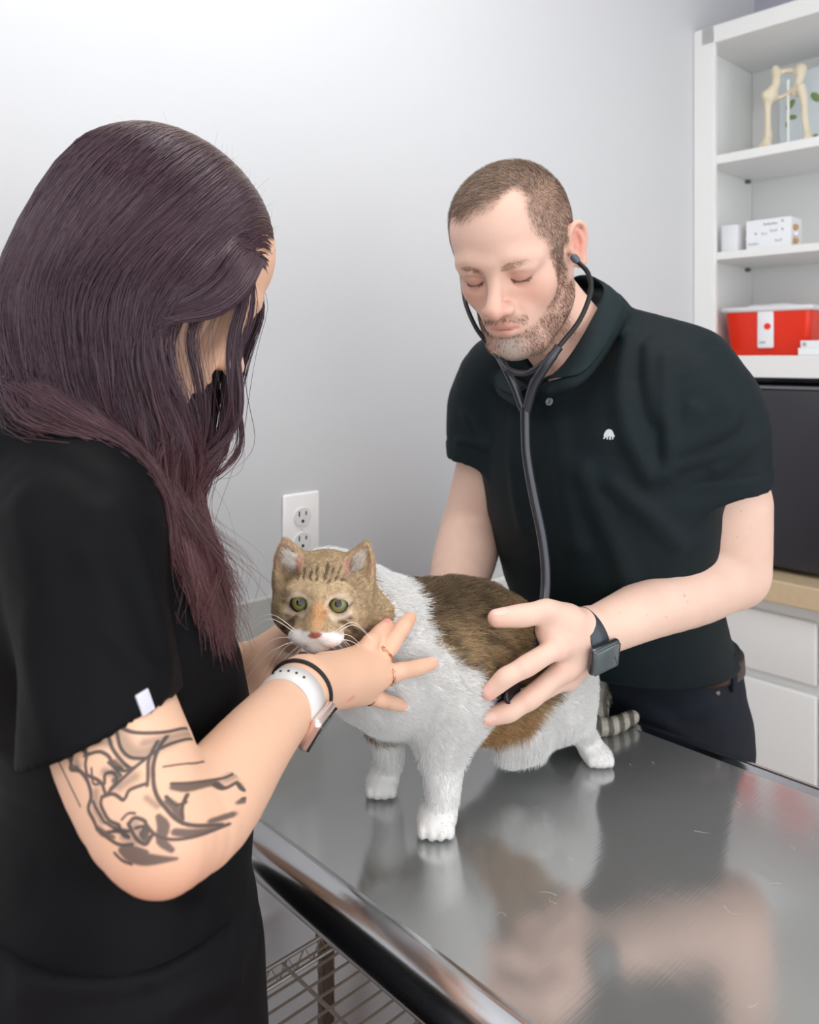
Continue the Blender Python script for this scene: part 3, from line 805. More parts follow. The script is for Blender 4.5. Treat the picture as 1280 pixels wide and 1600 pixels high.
# left hand on the cat's flank
kn = [P(872, 1010, .925), P(882, 1045, .940), P(886, 1060, .962), P(880, 1062, .985)]
for kk, r in zip(kn, (.0155, .0155, .015, .0145)): fb.u(f_chain([WL, WL*.45+kk*.55, kk], [.0235, .0195, r]), .014)
fb.u(f_chain([WL, P(882, 975, .945), P(858, 985, .93)], [.024, .021, .016]), .014)
I_ = [kn[0], P(824, 1040, .893), P(790, 1059, .885), P(764, 1082, .884)]
M_ = [kn[1], P(830, 1090, .897), P(795, 1112, .890), P(763, 1122, .889)]
R_ = [kn[2], P(838, 1084, .918), P(800, 1096, .908), P(763, 1102, .905)]
Pk = [kn[3], P(850, 1076, .950), P(828, 1092, .935), P(806, 1100, .925)]
T_ = [P(888, 968, .945), P(856, 955, .925), P(816, 962, .912), P(776, 966, .905)]
for q_, r in ((I_, .0120), (M_, .0124), (R_, .0112), (Pk, .010)): finger(fb, q_, r, .005)
finger(fb, T_, .0142, .014)
fb.u(f_chain([P(868, 962, .935), P(862, 985, .928), P(868, 1008, .93)], [.010, .007, .010]), .012)
# right hand behind the cat
kr = [P(700, 1015, 1.04), P(712, 1020, 1.06), P(722, 1022, 1.08), P(730, 1020, 1.10)]
for kk in kr: fb.u(f_chain([WR, kk], [.022, .014]), .014)
for i, kk in enumerate(kr): finger(fb, [kk, kk+[.02, -.02, -.02], kk+[.03, -.03, -.035], kk+[.035, -.035, -.05]], .0105, .005)
V, Q = fb.mesh([-.08, .80, .96], [.56, 1.48, 1.72], .0019)
N = vnormals(V, Q); L = toh(V)
skin = np.array(s8(226, 186, 168)); col = np.tile(skin, (len(V), 1))
arm = (V[:, 2] < 1.33)
col = mixc(col, s8(232, 196, 178), arm.astype(float))
n1 = fnoise(V*40, 3); col *= (1+.10*(n1-.5))[:, None]
hd = lambda c, r: blob(L, c, r)*(V[:, 2] > 1.36)
for c, r, cc, k in (((0, -.108, -.040), (.016, .016, .013), s8(222, 140, 122), .6), ((.042, -.065, -.030), (.022, .03, .02), s8(226, 158, 140), .5), ((-.042, -.065, -.030), (.022, .03, .02), s8(226, 158, 140), .5),
                    ((0, -.085, .055), (.05, .03, .03), s8(240, 206, 190), .5), ((.083, .02, .0), (.012, .02, .03), s8(228, 140, 120), .65), ((-.083, .02, .0), (.012, .02, .03), s8(222, 130, 112), .6),
                    ((.032, -.080, -.006), (.018, .012, .010), s8(190, 132, 116), .6), ((-.032, -.080, -.006), (.018, .012, .010), s8(190, 132, 116), .6)):
    col = mixc(col, cc, k*hd(c, r))
# lips
lipd = lambda L: np.minimum(dchain(L, [(-.022, -.081, -.0695), (-.012, -.0925, -.0668), (0, -.096, -.0660), (.012, -.0925, -.0668), (.022, -.081, -.0695)]), dchain(L, [(-.018, -.083, -.0732), (0, -.094, -.0755), (.018, -.083, -.0732)]))
dl = lipd(L)
col = mixc(col, s8(206, 136, 124), .75*(1-ss(dl, .0028, .0060)))
dm = dchain(L, [(-.024, -.080, -.0700), (-.012, -.0925, -.0703), (0, -.096, -.0700), (.012, -.0925, -.0703), (.024, -.080, -.0700)])
col = mixc(col, s8(120, 60, 52), .8*(1-ss(dm, .0004, .0016)))
for s in (-1, 1):   # lash line and lid crease
    de = dchain(L, [(s*.0185, -.0775, -.0065), (s*.027, -.0815, -.0105), (s*.038, -.0795, -.0105), (s*.0465, -.071, -.0055)])
    col = mixc(col, s8(86, 58, 48), .85*(1-ss(de, .0007, .0026)))
# beard and hair tint of the skin itself
def beardw(L):
    x, y, z = np.abs(L[:, 0]), L[:, 1], L[:, 2]
    line = -.040-.034*ss(-y, .030, .075)+0*x           # upper border falls towards the mouth
    w_ = ss(line-z, -.006, .010)*ss(y, -.2, -.19)*(1-ss(y, -.002, .012))
    side = (x > .048)*(1-ss(y, -.022, -.004))*ss(y, -.050, -.034)*(1-ss(z, .005, .02))*ss(z, -.06, -.045)
    mous = np.exp(-((z+.0575+.10*x)/.0060)**2)*(x < .031)*(y < -.065)*.85
    under = ss(z, -.138, -.118)*(.55+.45*ss(fnoise(L*90, 5), .35, .6))
    lip = ss(lipd(L), .0045, .0085)
    return np.clip(np.maximum(np.maximum(w_, side), mous), 0, 1)*under*lip*(L[:, 1] > -.2)
def hairw(L):
    x, y, z = L[:, 0], L[:, 1], L[:, 2]; axx = np.abs(x)
    # front hairline: widow's peak in the middle, receding at the temples
    front = .064+.007*np.exp(-((axx-.042)/.019)**2)*(x > 0)+.013*ss(-x, .005, .05)-.004*np.exp(-(axx/.014)**2)+.010*(fnoise(L*120, 15)-.5)
    yb = -.062+.032*np.exp(-((axx-.042)/.020)**2)*(x > 0)
    top = ss(z, front-.008, front+.012)*ss(y, yb-.02, yb)
    sideh = ss(axx, .045, .057)*ss(y, -.054-.016*ss(z, .02, .05)*(x > 0), -.036-.016*ss(z, .02, .05)*(x > 0))*ss(z, .0-.035*ss(y, .02, .05), .012-.035*ss(y, .02, .05))
    back = ss(y, .035, .055)*ss(z, -.065, -.045)
    sb = (axx > .060)*ss(y, -.038, -.026)*(1-ss(y, -.012, -.006))*ss(z, -.03, -.02)*(1-ss(z, .0, .02))
    rim_ = 1-(axx > .0785)*(y > -.012)*(y < .048)*(z > -.045)*(z < .042)
    ear = 1-blob(L, (.083, .016, -.002), (.013, .022, .034))*1.6-blob(L, (-.083, .016, -.002), (.013, .022, .034))*1.6
    return np.clip(np.maximum.reduce([top, sideh, back, sb]), 0, 1)*(ear > .3)*rim_
isH = (V[:, 2] > 1.36)*(np.linalg.norm(L-[0, .0, .0], axis=1) < .17)
bw = beardw(L)*isH; hw = hairw(L)*isH
col = mixc(col, s8(170, 130, 110), .62*bw); col = mixc(col, s8(206, 194, 186), .75*bw*np.exp(-((L[:, 0])/.024)**2)*ss(-L[:, 2], .080, .090)); col = mixc(col, s8(150, 122, 104), .70*hw)
# hands: pinker fingertips and knuckles
for q_ in (I_, M_, R_, Pk, T_):
    col = mixc(col, s8(236, 152, 134), .5*blob(V, q_[3], [.012]*3)); col = mixc(col, s8(230, 158, 142), .35*blob(V, q_[0], [.014]*3)); col = mixc(col, s8(230, 160, 144), .35*blob(V, q_[1], [.011]*3))
col = nail_col(V, N, col, T_[3], T_[2], (0, -.3, 1), .0068, s8(244, 206, 196))
col = nail_col(V, N, col, I_[3], I_[2], (-.6, -.9, .5), .0052)
col = nail_col(V, N, col, M_[3], M_[2], (-.5, -.9, .3), .0052, s8(244, 206, 196))
rs_ = np.random.default_rng(5)
for i in range(14):   # small freckles on the forearm
    t_ = rs_.random(); c = (EL*(1-t_)+WL*t_) if i % 2 else (SL*(1-t_)+EL*t_); c = c+rs_.normal(0, .018, 3)+[0, -.04, 0]
    j = np.argmin(((V-c)**2).sum(1)); col = mixc(col, s8(196, 144, 120), .6*(np.linalg.norm(V-V[j], axis=1) < rs_.uniform(.0008, .0015)))
put('body', npmesh('man_body', V, Q, col), M_skin_m, man, True, keep=True)
# ---- short hair, beard, brows, lashes
hm = isH; 
def face_of(fun, thr=.15):
    w_ = fun(L)*isH; return w_
M_hairm = mat('short_hair', attr='col', rough=.5, spec=.3)
isq = V[Q].mean(1)[:, 2] > 1.36
Qh = Q[isq]
def grow(name, wfun, n, ln, rad, cfun, comb, seed, k=4, curl=.3):
    Pn, Nn = scatter(V, Qh, n, lambda c: np.maximum(wfun(toh(c)), 1e-9), seed)
    Lp = toh(Pn); keep = wfun(Lp) > .12; Pn, Nn, Lp = Pn[keep], Nn[keep], Lp[keep]; r = np.random.default_rng(seed)
    D = comb(Lp) @ (HMn[:3, :3].T/.935); D = D+r.normal(0, .22, D.shape); D -= Nn*np.sum(D*Nn, 1)[:, None]
    l = ln(Lp)*r.uniform(.7, 1.2, len(Pn)); t_ = np.linspace(0, 1, k)[None, :, None]
    C = Pn[:, None, :]-Nn[:, None, :]*.0006+Nn[:, None, :]*l[:, None, None]*(.55*t_-.25*t_**2)+D[:, None, :]*l[:, None, None]*(.75*t_**1.2)
    C += np.cumsum(r.normal(0, .0004, C.shape), 1)*curl
    Vs, Qs, cs = strands(C, rad*r.uniform(.7, 1.2, len(Pn)), cfun(Lp, r))
    return put(name, npmesh(name, Vs, Qs, cs), M_hairm, man, True, keep=True)
def hc(Lp, r):
    n = len(Lp); base = np.array(s8(108, 84, 66)); c = base*(r.uniform(.45, 1.5, (n, 1)))
    g = (r.random(n) < .22+.35*ss(-Lp[:, 2], -.03, .03)); c[g] = np.array(s8(176, 164, 150)); return c
def hcomb(Lp):
    D = np.zeros_like(Lp); top = ss(Lp[:, 2], .06, .1)
    D[:, 0] = -.75*top; D[:, 1] = -.55*top-.1*(1-top); D[:, 2] = -.9*(1-top); return D
grow('hair', hairw, 30000, lambda l: .006+.010*ss(l[:, 2], .05, .10), .00016, hc, hcomb, 11)
def bc(Lp, r):
    n = len(Lp); c = np.array(s8(120, 84, 60))*(r.uniform(.6, 1.3, (n, 1)))
    wchin = np.exp(-((Lp[:, 0])/.026)**2)*ss(-Lp[:, 2], .078, .092); g = r.random(n) < .12+.8*wchin; c[g] = np.array(s8(222, 214, 204))*r.uniform(.85, 1.1, (g.sum(), 1)); return c
def bcomb(Lp):
    D = np.zeros_like(Lp); D[:, 2] = -1; D[:, 1] = .2; D[:, 0] = np.sign(Lp[:, 0])*.3*(Lp[:, 2] > -.065); return D
grow('beard', beardw, 15000, lambda l: .0048+0*l[:, 0], .00019, bc, bcomb, 12)
def broww(Lp, sides=(-1, 1)):
    w_ = 0
    for s in sides: w_ = np.maximum(w_, 1-ss(dchain(Lp, [(s*.013, -.0885, .0115), (s*.030, -.0875, .0158), (s*.050, -.068, .0118)]), .0022, .0072))
    return w_
def browcomb(Lp):
    D = np.zeros_like(Lp); D[:, 0] = np.sign(Lp[:, 0]); D[:, 2] = .15; D[:, 1] = .3; return D
for sd_ in (-1, 1): grow('eyebrow', lambda L_, q=sd_: broww(L_, (q,)), 210, lambda l: .006+0*l[:, 0], .00013, lambda Lp, r: np.array(s8(158, 126, 102))*r.uniform(.7, 1.2, (len(Lp), 1)), browcomb, 18+sd_)
def lashw(Lp, sides=(-1, 1)):
    w_ = 0
    for s in sides: w_ = np.maximum(w_, 1-ss(dchain(Lp, [(s*.0195, -.0785, -.0072), (s*.028, -.082, -.0108), (s*.038, -.080, -.0105), (s*.0462, -.071, -.0058)]), .0006, .0018))
    return w_
def lashcomb(Lp):
    D = np.zeros_like(Lp); D[:, 0] = np.sign(Lp[:, 0])*.4; D[:, 2] = -1; return D
for sd_ in (-1, 1): grow('eyelash', lambda L_, q=sd_: lashw(L_, (q,)), 100, lambda l: .004+0*l[:, 0], .00016, lambda Lp, r: np.array(s8(96, 70, 58))*r.uniform(.7, 1.2, (len(Lp), 1)), lashcomb, 15+sd_)

# ---- polo shirt
M_polo = mat('polo_cotton', s8(14, 27, 31), .66, spec=.22, bump=(900, .35, .0006), noise=(8, .12))
pf_ = Field()
pf_.u(f_loft([R(.175, .415, 1.40), R(.165, .410, 1.33), R(.175, .405, 1.25), R(.215, .395, 1.12), R(.285, .385, 1.0), R(.32, .385, .96)], [.095, .165, .182, .166, .160, .158], [.060, .100, .116, .118, .118, .115], ax, 3), 0)
CL = P(1123, 752, 1.065); CR = P(757, 718, 1.235)
sl_ = Field().u(f_chain([R(.175, .44, 1.40), P(1042, 574, 1.07), P(1088, 626, 1.05), P(1108, 670, 1.052), P(1123, 765, 1.066)], [.055, .055, .073, .074, .066]))
sr_ = Field().u(f_chain([R(.175, .38, 1.40), P(795, 575, 1.19), P(768, 620, 1.22), P(760, 660, 1.235), P(757, 725, 1.24)], [.055, .055, .062, .061, .056]))
aL = nrm(P(1128, 800, 1.075)-P(1112, 660, 1.052)); aL = nrm(aL+np.array([-.10, .0, .0])); aR = nrm(P(750, 800, 1.25)-P(758, 660, 1.235))
def cutend(f, c, a, rr):
    g = f_plane(c, a); f.sub(lambda p: np.maximum(-g(p), np.linalg.norm(p-c, axis=1)-rr), .0015)
for f_, c_, a_ in ((sl_, CL, aL), (sr_, CR, aR)):
    f_.disp(lambda p, c_=c_, a_=a_: .0016*ss((p-c_) @ a_, -.0265, -.0245)*(np.linalg.norm(p-c_, axis=1) < .10))
    f_.disp(lambda p, c_=c_, a_=a_: -.0012*np.exp(-((((p-c_) @ a_)+.0275)/.0022)**2))
cutend(sl_, CL, aL, .15); cutend(sr_, CR, aR, .12)
sl_.sub(f_chain([CL-aL*.02, CL+aL*.05], [.059, .061]), .001); sr_.sub(f_chain([CR-aR*.02, CR+aR*.05], [.050, .0505]), .001)
pf_.u(sl_.ev, .035); pf_.u(sr_.ev, .03)
pf_.u(f_chain([P(945, 520, 1.13), P(990, 530, 1.11), P(1080, 572, 1.08)], [.040, .040, .050]), .03)
pf_.ridge([P(1060, 745, 1.0), P(1095, 741, .99), P(1150, 728, .995), P(1196, 712, 1.04)], .0045, .0035)
for pts, wd, am in (([(1052, 705), (1090, 690), (1130, 668), (1150, 640)], .010, .006), ([(1048, 690), (1070, 660), (1085, 640)], .008, .004), ([(1055, 728), (1110, 712), (1170, 690)], .008, .004), ([(1120, 735), (1165, 705), (1190, 680)], .008, .003),
                    ([(985, 520), (972, 600), (985, 680), (1015, 740)], .012, .006), ([(1015, 545), (1018, 600), (1030, 650)], .010, .005), ([(1040, 560), (1040, 620), (1045, 690), (1040, 740)], .008, .005), ([(870, 660), (880, 740), (900, 850)], .014, .004), ([(960, 760), (1010, 800), (1060, 850)], .012, .004), ([(910, 740), (960, 850), (990, 930)], .014, .004), ([(800, 640), (800, 720), (815, 820)], .010, .003), ([(730, 650), (745, 680), (760, 690)], .008, .003), ([(715, 690), (735, 690), (760, 700)], .005, .003)):
    q_ = [march(pf_, *x) for x in pts]
    if all(x is not None for x in q_): pf_.ridge(q_, wd*1.1, am*1.9)
# seams: armhole and shoulder
for pts in ([(1126, 541), (1090, 556), (1062, 592), (1045, 640), (1040, 700)], [(972, 478), (1020, 500), (1060, 528), (1088, 547)], [(812, 600), (855, 640), (858, 720)]):
    q_ = [march(pf_, *x) for x in pts]
    if all(x is not None for x in q_): pf_.ridge(q_, .0016, -.0015)
pf_.disp(lambda p: .0016*(fnoise(p*[14, 14, 9], 21)-.5)*2)
# openings: cuffs, neck, hem
pf_.sub(f_chain([hp(0, .030, -.035), hp(0, .045, -.085), R(.150, .415, 1.40), R(.125, .418, 1.375)], [.054, .056, .060, .046]), .004)
cA = [P(846, 603, 1.022), P(885, 566, 1.015), P(922, 505, 1.045), P(943, 450, 1.11), P(905, 432, 1.20), P(850, 470, 1.22), P(812, 530, 1.19), P(800, 580, 1.12), P(828, 606, 1.05)]
cB = [P(862, 592, .995), P(914, 580, .985), P(958, 520, 1.03), P(975, 476, 1.10), P(925, 462, 1.235), P(840, 500, 1.27), P(784, 560, 1.21), P(775, 600, 1.12), P(808, 622, 1.04)]
pf_.u(f_chain([a_*.28+b_*.72-np.array([0, 0, .010]) for a_, b_ in zip(cA, cB)], [.009, .0095, .011, .014, .016, .014, .010, .008, .008]), .012)
pf_.cut(lambda p: .972-p[:, 2], .004)
V, Q = pf_.mesh([-.02, .82, .95], [.58, 1.50, 1.52], .0028, it=2)
shirt = put('polo_shirt', npmesh('polo', V, Q), M_polo, man, True, keep=True)
# collar
def strip(name, A_, B_, th, m, parent, n=60, seg=5, bulge=.004):
    A_ = crom(A_, n); B_ = crom(B_, n); V = []; cen = (A_.mean(0)+B_.mean(0))/2
    rows = []
    for j in range(seg+1):
        t_ = j/seg; X = A_*(1-t_)+B_*t_; rows.append(X)
    rows = np.array(rows); tu = np.gradient(rows, axis=1); tv = np.gradient(rows, axis=0); N_ = np.cross(tu, tv); N_ /= np.linalg.norm(N_, axis=2, keepdims=True)+1e-12
    if np.sum((rows-cen)*N_) < 0: N_ = -N_
    b_ = (np.sin(np.linspace(0, math.pi, seg+1))*bulge)[:, None, None]
    out = rows+N_*(b_+th); inn = rows+N_*b_
    V = np.vstack([out.reshape(-1, 3), inn.reshape(-1, 3)]); off = (seg+1)*n; Fq = []
    for j in range(seg):
        for i in range(n-1):
            a = j*n+i; Fq += [(a, a+1, a+n+1, a+n), (off+a, off+a+n, off+a+n+1, off+a+1)]
    for i in range(n-1):
        Fq += [(i, off+i, off+i+1, i+1), (seg*n+i, seg*n+i+1, off+seg*n+i+1, off+seg*n+i)]
    for j in range(seg):
        Fq += [(j*n, (j+1)*n, off+(j+1)*n, off+j*n), (j*n+n-1, off+j*n+n-1, off+(j+1)*n+n-1, (j+1)*n+n-1)]
    return put(name, npmesh(name, V, Fq), m, parent, True, keep=True)
M_polo2 = mat('polo_collar', s8(20, 36, 40), .66, spec=.22, bump=(1200, .5, .0006))
strip('collar', cA, cB, .0024, M_polo2, shirt)
# button and emblem
M_btn = mat('button_grey', s8(150, 156, 158), .3); M_emb = mat('white_thread', s8(214, 222, 224), .7)
b0 = march(pf_, 859, 628); nb_ = fnormal(pf_, b0); M4 = Matrix.Translation(Vector(b0)) @ basis(nb_, (0, 0, 1))
mb = MB(); mb.lathe([(.0001, .0012), (.0030, .0010), (.0038, .0020), (.0050, .0020), (.0054, .0010), (.0052, 0), (.0001, 0)], 24, M4); mb.build('button', M_btn, shirt, True, keep=True)
mb = MB()
for a, b in ((-.0012, -.0012), (.0012, .0012), (-.0012, .0012), (.0012, -.0012)): mb.cyl(M4 @ Vector((a, b, .0011)), M4 @ Vector((a, b, .0016)), .0005, n=8)
mb.build('thread', mat('dark_thread', (.02, .025, .03), .8), shirt, True, keep=True)
e0 = march(pf_, 952, 679); ne_ = fnormal(pf_, e0); M4 = Matrix.Translation(Vector(e0+ne_*.0004)) @ basis(ne_, (0, 0, 1))
ol = [(-7.2, -1.5), (-6, 2.5), (-4, 5.8), (-.5, 7.4), (3, 6.6), (5.6, 3.6), (6.6, .4), (8.4, -1.4), (7.6, -3.2), (6.2, -2.4), (6.4, -6.2), (4.6, -6.4), (4.4, -2.6), (3.0, -2.2), (2.8, -7), (.9, -7), (.8, -2.6), (-.6, -2.2), (-1.2, -6.8), (-3, -6.8), (-2.8, -2.6), (-4.2, -4.2), (-6.4, -6.4), (-8.2, -6.0), (-6.6, -4)]
bmx = bmesh.new(); vv = [bmx.verts.new(M4 @ Vector((x*.00092, y*.00092, .0006))) for x, y in ol]; ff = bmx.faces.new(vv); r_ = bmesh.ops.extrude_face_region(bmx, geom=[ff]); bmesh.ops.translate(bmx, verts=[x for x in r_['geom'] if isinstance(x, bmesh.types.BMVert)], vec=Vector(-ne_*.0008)); bmesh.ops.triangulate(bmx, faces=bmx.faces[:]); bmesh.ops.recalc_face_normals(bmx, faces=bmx.faces[:])
me = bpy.data.meshes.new('emblem'); bmx.to_mesh(me); bmx.free(); put('emblem', me, M_emb, shirt, keep=True)
# ---- trousers, belt, shoes
M_jean = mat('black_jeans', s8(30, 35, 44), .75, spec=.2, bump=(700, .3, .0006), noise=(10, .15))
M_belt = mat('brown_belt', s8(52, 34, 28), .45, bump=(200, .2, .001))
tf = Field(); fx = R(.36, .385, 0)
tf.u(f_loft([R(.33, .385, .995), R(.345, .385, .92), R(.355, .385, .84)], [.148, .152, .155], [.096, .090, .090], ax, 3, 2.4), 0)
for s in (-1, 1):
    tf.u(f_chain([R(.362, .385+s*.072, .86), R(.355, .385+s*.085, .50), R(.37, .385+s*.09, .08)], [.082, .066, .052]), .02)
for pts, wd, am in (([(1003, 1048), (1008, 1075), (1030, 1090), (1070, 1090), (1122, 1078)], .0014, -.0016), ([(1122, 1035), (1126, 1100), (1128, 1180)], .0014, -.0018), ([(960, 1050), (950, 1100), (930, 1115)], .0018, -.002), ([(900, 1060), (960, 1090), (1040, 1130)], .012, .005), ([(1000, 1120), (1060, 1120), (1110, 1100)], .010, .004), ([(950, 1080), (1010, 1110), (1080, 1160)], .012, .004)):
    q_ = [march(tf, *x) for x in pts]
    if all(x is not None for x in q_): tf.ridge(q_, wd, am)
tf.disp(lambda p: .002*(fnoise(p*[22, 22, 30], 8)-.5)*2)
tf.cut(lambda p: p[:, 2]-.996, .004)
V, Q = tf.mesh([.02, .95, .03], [.62, 1.65, 1.02], .005, it=1)
jeans = put('trousers', npmesh('jeans', V, Q), M_jean, man, True, keep=True)
bf = Field().u(f_loft([R(.33, .385, 1.02), R(.34, .385, .95)], [.151, .153], [.099, .094], ax, 3, 2.4), 0)
bf.cut(lambda p: .957-p[:, 2], .002).cut(lambda p: p[:, 2]-.989, .002)
V, Q = bf.mesh([.02, .95, .95], [.60, 1.65, 1.0], .004, it=1)
put('belt', npmesh('belt', V, Q), M_belt, man, True, keep=True)
for u_ in (985, 1143):
    p_ = march(tf, u_, 1062); n_ = fnormal(tf, p_); p_ = p_+[0, 0, 0]; z_ = .975
    M4 = Matrix.Translation(Vector((p_[0]+n_[0]*.002, p_[1]+n_[1]*.002, z_))) @ basis((n_[0], n_[1], 0), (0, 0, 1))
    MB().box((-.006, -.026, -.001), (.006, .026, .005), .002, 2, M4).build('belt_loop', M_jean, jeans, True, keep=True)
p_ = march(tf, 1122, 1083); M4 = Matrix.Translation(Vector(p_)) @ basis(fnormal(tf, p_), (0, 0, 1)); MB().lathe([(.0001, .0018), (.003, .0015), (.0042, .0), (.0001, -.001)], 16, M4).build('rivet', mat('rivet', s8(120, 118, 112), .35, metal=1), jeans, True, keep=True)
M_shoe = mat('black_shoe', (.015, .015, .016), .35)
for s in (-1, 1):
    g = Field().u(f_chain([R(.40, .385+s*.09, .05), R(.30, .385+s*.10, .035), R(.20, .385+s*.11, .028)], [.045, .042, .034]), 0).u(f_chain([R(.37, .385+s*.09, .05), R(.37, .385+s*.09, .12)], [.05, .048]), .03).cut(lambda p: .001-p[:, 2])
    V, Q = g.mesh(R(.15, .20, 0)*[1, 1, 0]+[-.3, -.5, 0], R(.45, .60, 0)*[1, 1, 0]+[.3, .3, .2], .006)
    put('shoe', npmesh('shoe', V, Q), M_shoe, man, True, keep=True)
# ---- watch
M_wbk = mat('watch_black', s8(58, 66, 74), .35); M_wcase = mat('watch_case', s8(92, 98, 102), .22, metal=.9); M_wgl = mat('watch_glass', s8(76, 86, 88), .06, coat=1)
wa = nrm(EL-WL); wc = WL-wa*.013
wt, bnd, WM = make_watch(man, ('dark smart watch on a grey strap on the left wrist of the man', 'watch'), wc, wa, (-.12, -.95, -.34), (.0322, .0345), M_wbk, M_wcase, M_wgl, cs=(.0215, .0180, .0052))

# ================================================================== stethoscope
st = empty('stethoscope', P(820, 650, 1.02)); tag(st, 'black stethoscope worn in the ears of the man with its tube running down his shirt', 'stethoscope')
M_rub = mat('steth_rubber', s8(44, 46, 55), .25, coat=.4); M_stm = mat('steth_metal_black', s8(30, 31, 34), .22, metal=.4); M_tip = mat('ear_tip', s8(84, 96, 108), .2); M_disc = mat('chest_piece', s8(58, 54, 58), .25, metal=.8)
eL = hp(.0815, -.004, -.013); eR = hp(-.0800, -.006, -.013)
cL = crom([eL, P(904, 410, 1.000), P(919, 427, .992), P(923, 456, .988), P(906, 500, .982), P(874, 541, .98)], 40)
cR = crom([eR+np.array([-.001, 0, 0]), P(724, 452, 1.085), P(729, 478, 1.07), P(744, 512, 1.05), P(766, 542, 1.035)], 40)
MB().tube(cL, .0030, 12).build('ear_tube', M_stm, st, True, keep=True); MB().tube(cR, .0030, 12).build('ear_tube', M_stm, st, True, keep=True)
for e, c in ((eL, cL), (eR, cR)):
    dr = nrm(c[3]-c[0]); MB().tube([e-dr*.004, e-dr*.001, e+dr*.004, e+dr*.008], [.003, .0050, .0050, .0035], 16).build('ear_tip', M_tip, st, True, keep=True)
yj = P(821, 645, 1.020)
MB().tube(crom([P(874, 541, .98), P(852, 572, .985), P(834, 602, .998), P(823, 640, 1.016)], 20), [.0055]*3+[.0062]*17, 14).build('yoke_arm', M_rub, st, True, keep=True)
MB().tube(crom([P(768, 538, 1.035), P(785, 566, 1.025), P(803, 602, 1.020), P(817, 640, 1.020)], 20), .0052, 14).build('yoke_arm', M_rub, st, True, keep=True)
MB().tube(crom([P(778, 556, 1.03), P(795, 578, 1.01), P(825, 583, 1.0), P(852, 566, .985)], 20), .0042, 10).build('spring', M_rub, st, True, keep=True)
tbp = [P(821, 636, 1.016), P(821, 665, 1.018), P(823, 710, 1.018), P(833, 770, 1.015), P(847, 838, 1.01), P(853, 895, 1.0), P(850, 945, .985), P(838, 1000, .965), P(820, 1055, .945), P(800, 1079, .925)]
MB().tube(crom(tbp, 80), .0062, 16).build('tubing', M_rub, st, True, keep=True)
cn = nrm(np.array([.60, -.62, .25])); cc = P(798, 1086, .897)
M4 = Matrix.Translation(Vector(cc)) @ basis(cn, (0, 0, 1))
cp = MB().lathe([(.0001, .0045), (.009, .0045), (.0115, .0062), (.0130, .0045), (.0130, .001), (.008, -.003), (.007, -.008), (.012, -.012), (.0215, -.013), (.0225, -.017), (.0205, -.0195), (.0001, -.0195)], 40, M4)
cp.build('chest_piece', M_disc, st, True, keep=True)
# ================================================================== the woman
FW = nrm((.85, .53, 0)); SW = nrm((.53, -.85, 0)); Z3 = np.array([0, 0, 1.])
wom = empty('person', (-.28, .70, 0)); tag(wom, 'long-haired woman in black scrubs with a tattooed arm holding the head of the cat', 'person')
WM_ = Matrix.Translation(Vector((-.2195, .7395, 1.496))) @ (rotm(0, 0, 124) @ rotm(35, 0, 0) @ rotm(0, -3, 0)).to_4x4() @ Matrix.Scale(.90, 4)
WMn = np.array(WM_)
wp = lambda x, y, z: (WMn @ np.array([x, y, z, 1.]))[:3]
tow = lambda p: (p-WMn[:3, 3]) @ np.linalg.inv(WMn[:3, :3]).T
wf = head_field(jaw=.92, lips=1.1, ears=False).xf(WMn)
nkb = np.array([-.325, .742, 1.375])
wf.u(f_chain([wp(0, .028, -.03), wp(0, .045, -.09), nkb], [.046, .046, .052]), .02)
wf.u(f_loft([(-.325, .735, 1.33), (-.30, .735, 1.2), (-.27, .72, 1.0)], [.12, .12, .11], [.06, .07, .07], SW), .02)
RS = P(135, 835, .605); RE = P(256, 1322, .512); RW = P(474, 1074, .715)
wf.u(f_chain([RS, P(160, 1020, .580), P(177, 1130, .562), RE*.72+P(177, 1130, .562)*.28, RE], [.034, .038, .0440, .0400, .0245]), .008)
wf.u(f_chain([RE, RE+np.array([.001, .004, -.004])], [.023, .021]), .01)
wf.u(f_chain([RE+[.002, 0, .002], RE*.78+RW*.22+[.002, 0, -.005], RE*.4+RW*.6, RW], [.0275, .0345, .0295, .0240]), .012)
LS = np.array([-.42, .89, 1.30]); LE = P(262, 1085, .93); LW = P(420, 1035, .885)
wf.u(f_chain([LS, LE], [.045, .040]), .01); wf.u(f_chain([LE, LE*.6+LW*.4, LW], [.038, .036, .026]), .01)
# right hand under the chin of the cat
wk_ = [P(562, 1027, .812), P(588, 1037, .815), P(590, 1060, .805), P(566, 1083, .795)]
for kk, r in zip(wk_, (.0125, .0130, .0130, .0120)): wf.u(f_chain([RW, RW*.5+kk*.5, kk], [.0205, .0165, r]), .012)
wI = [wk_[0], P(578, 1005, .815), P(592, 990, .838), P(605, 976, .856)]
wMd = [wk_[1], P(612, 1006, .828), P(630, 980, .850), P(641, 966, .868)]
wR = [wk_[2], P(624, 1049, .822), P(650, 1044, .845), P(676, 1036, .862)]
wPk = [wk_[3], P(594, 1093, .812), P(612, 1098, .835), P(628, 1103, .852)]
wT = [P(500, 1046, .76), P(512, 1040, .80), P(514, 1038, .825), P(510, 1040, .845)]
for q_, r in ((wI, .0092), (wMd, .0096), (wR, .0092), (wPk, .0082)): finger(wf, q_, r, .005)
finger(wf, wT, .0115, .012)
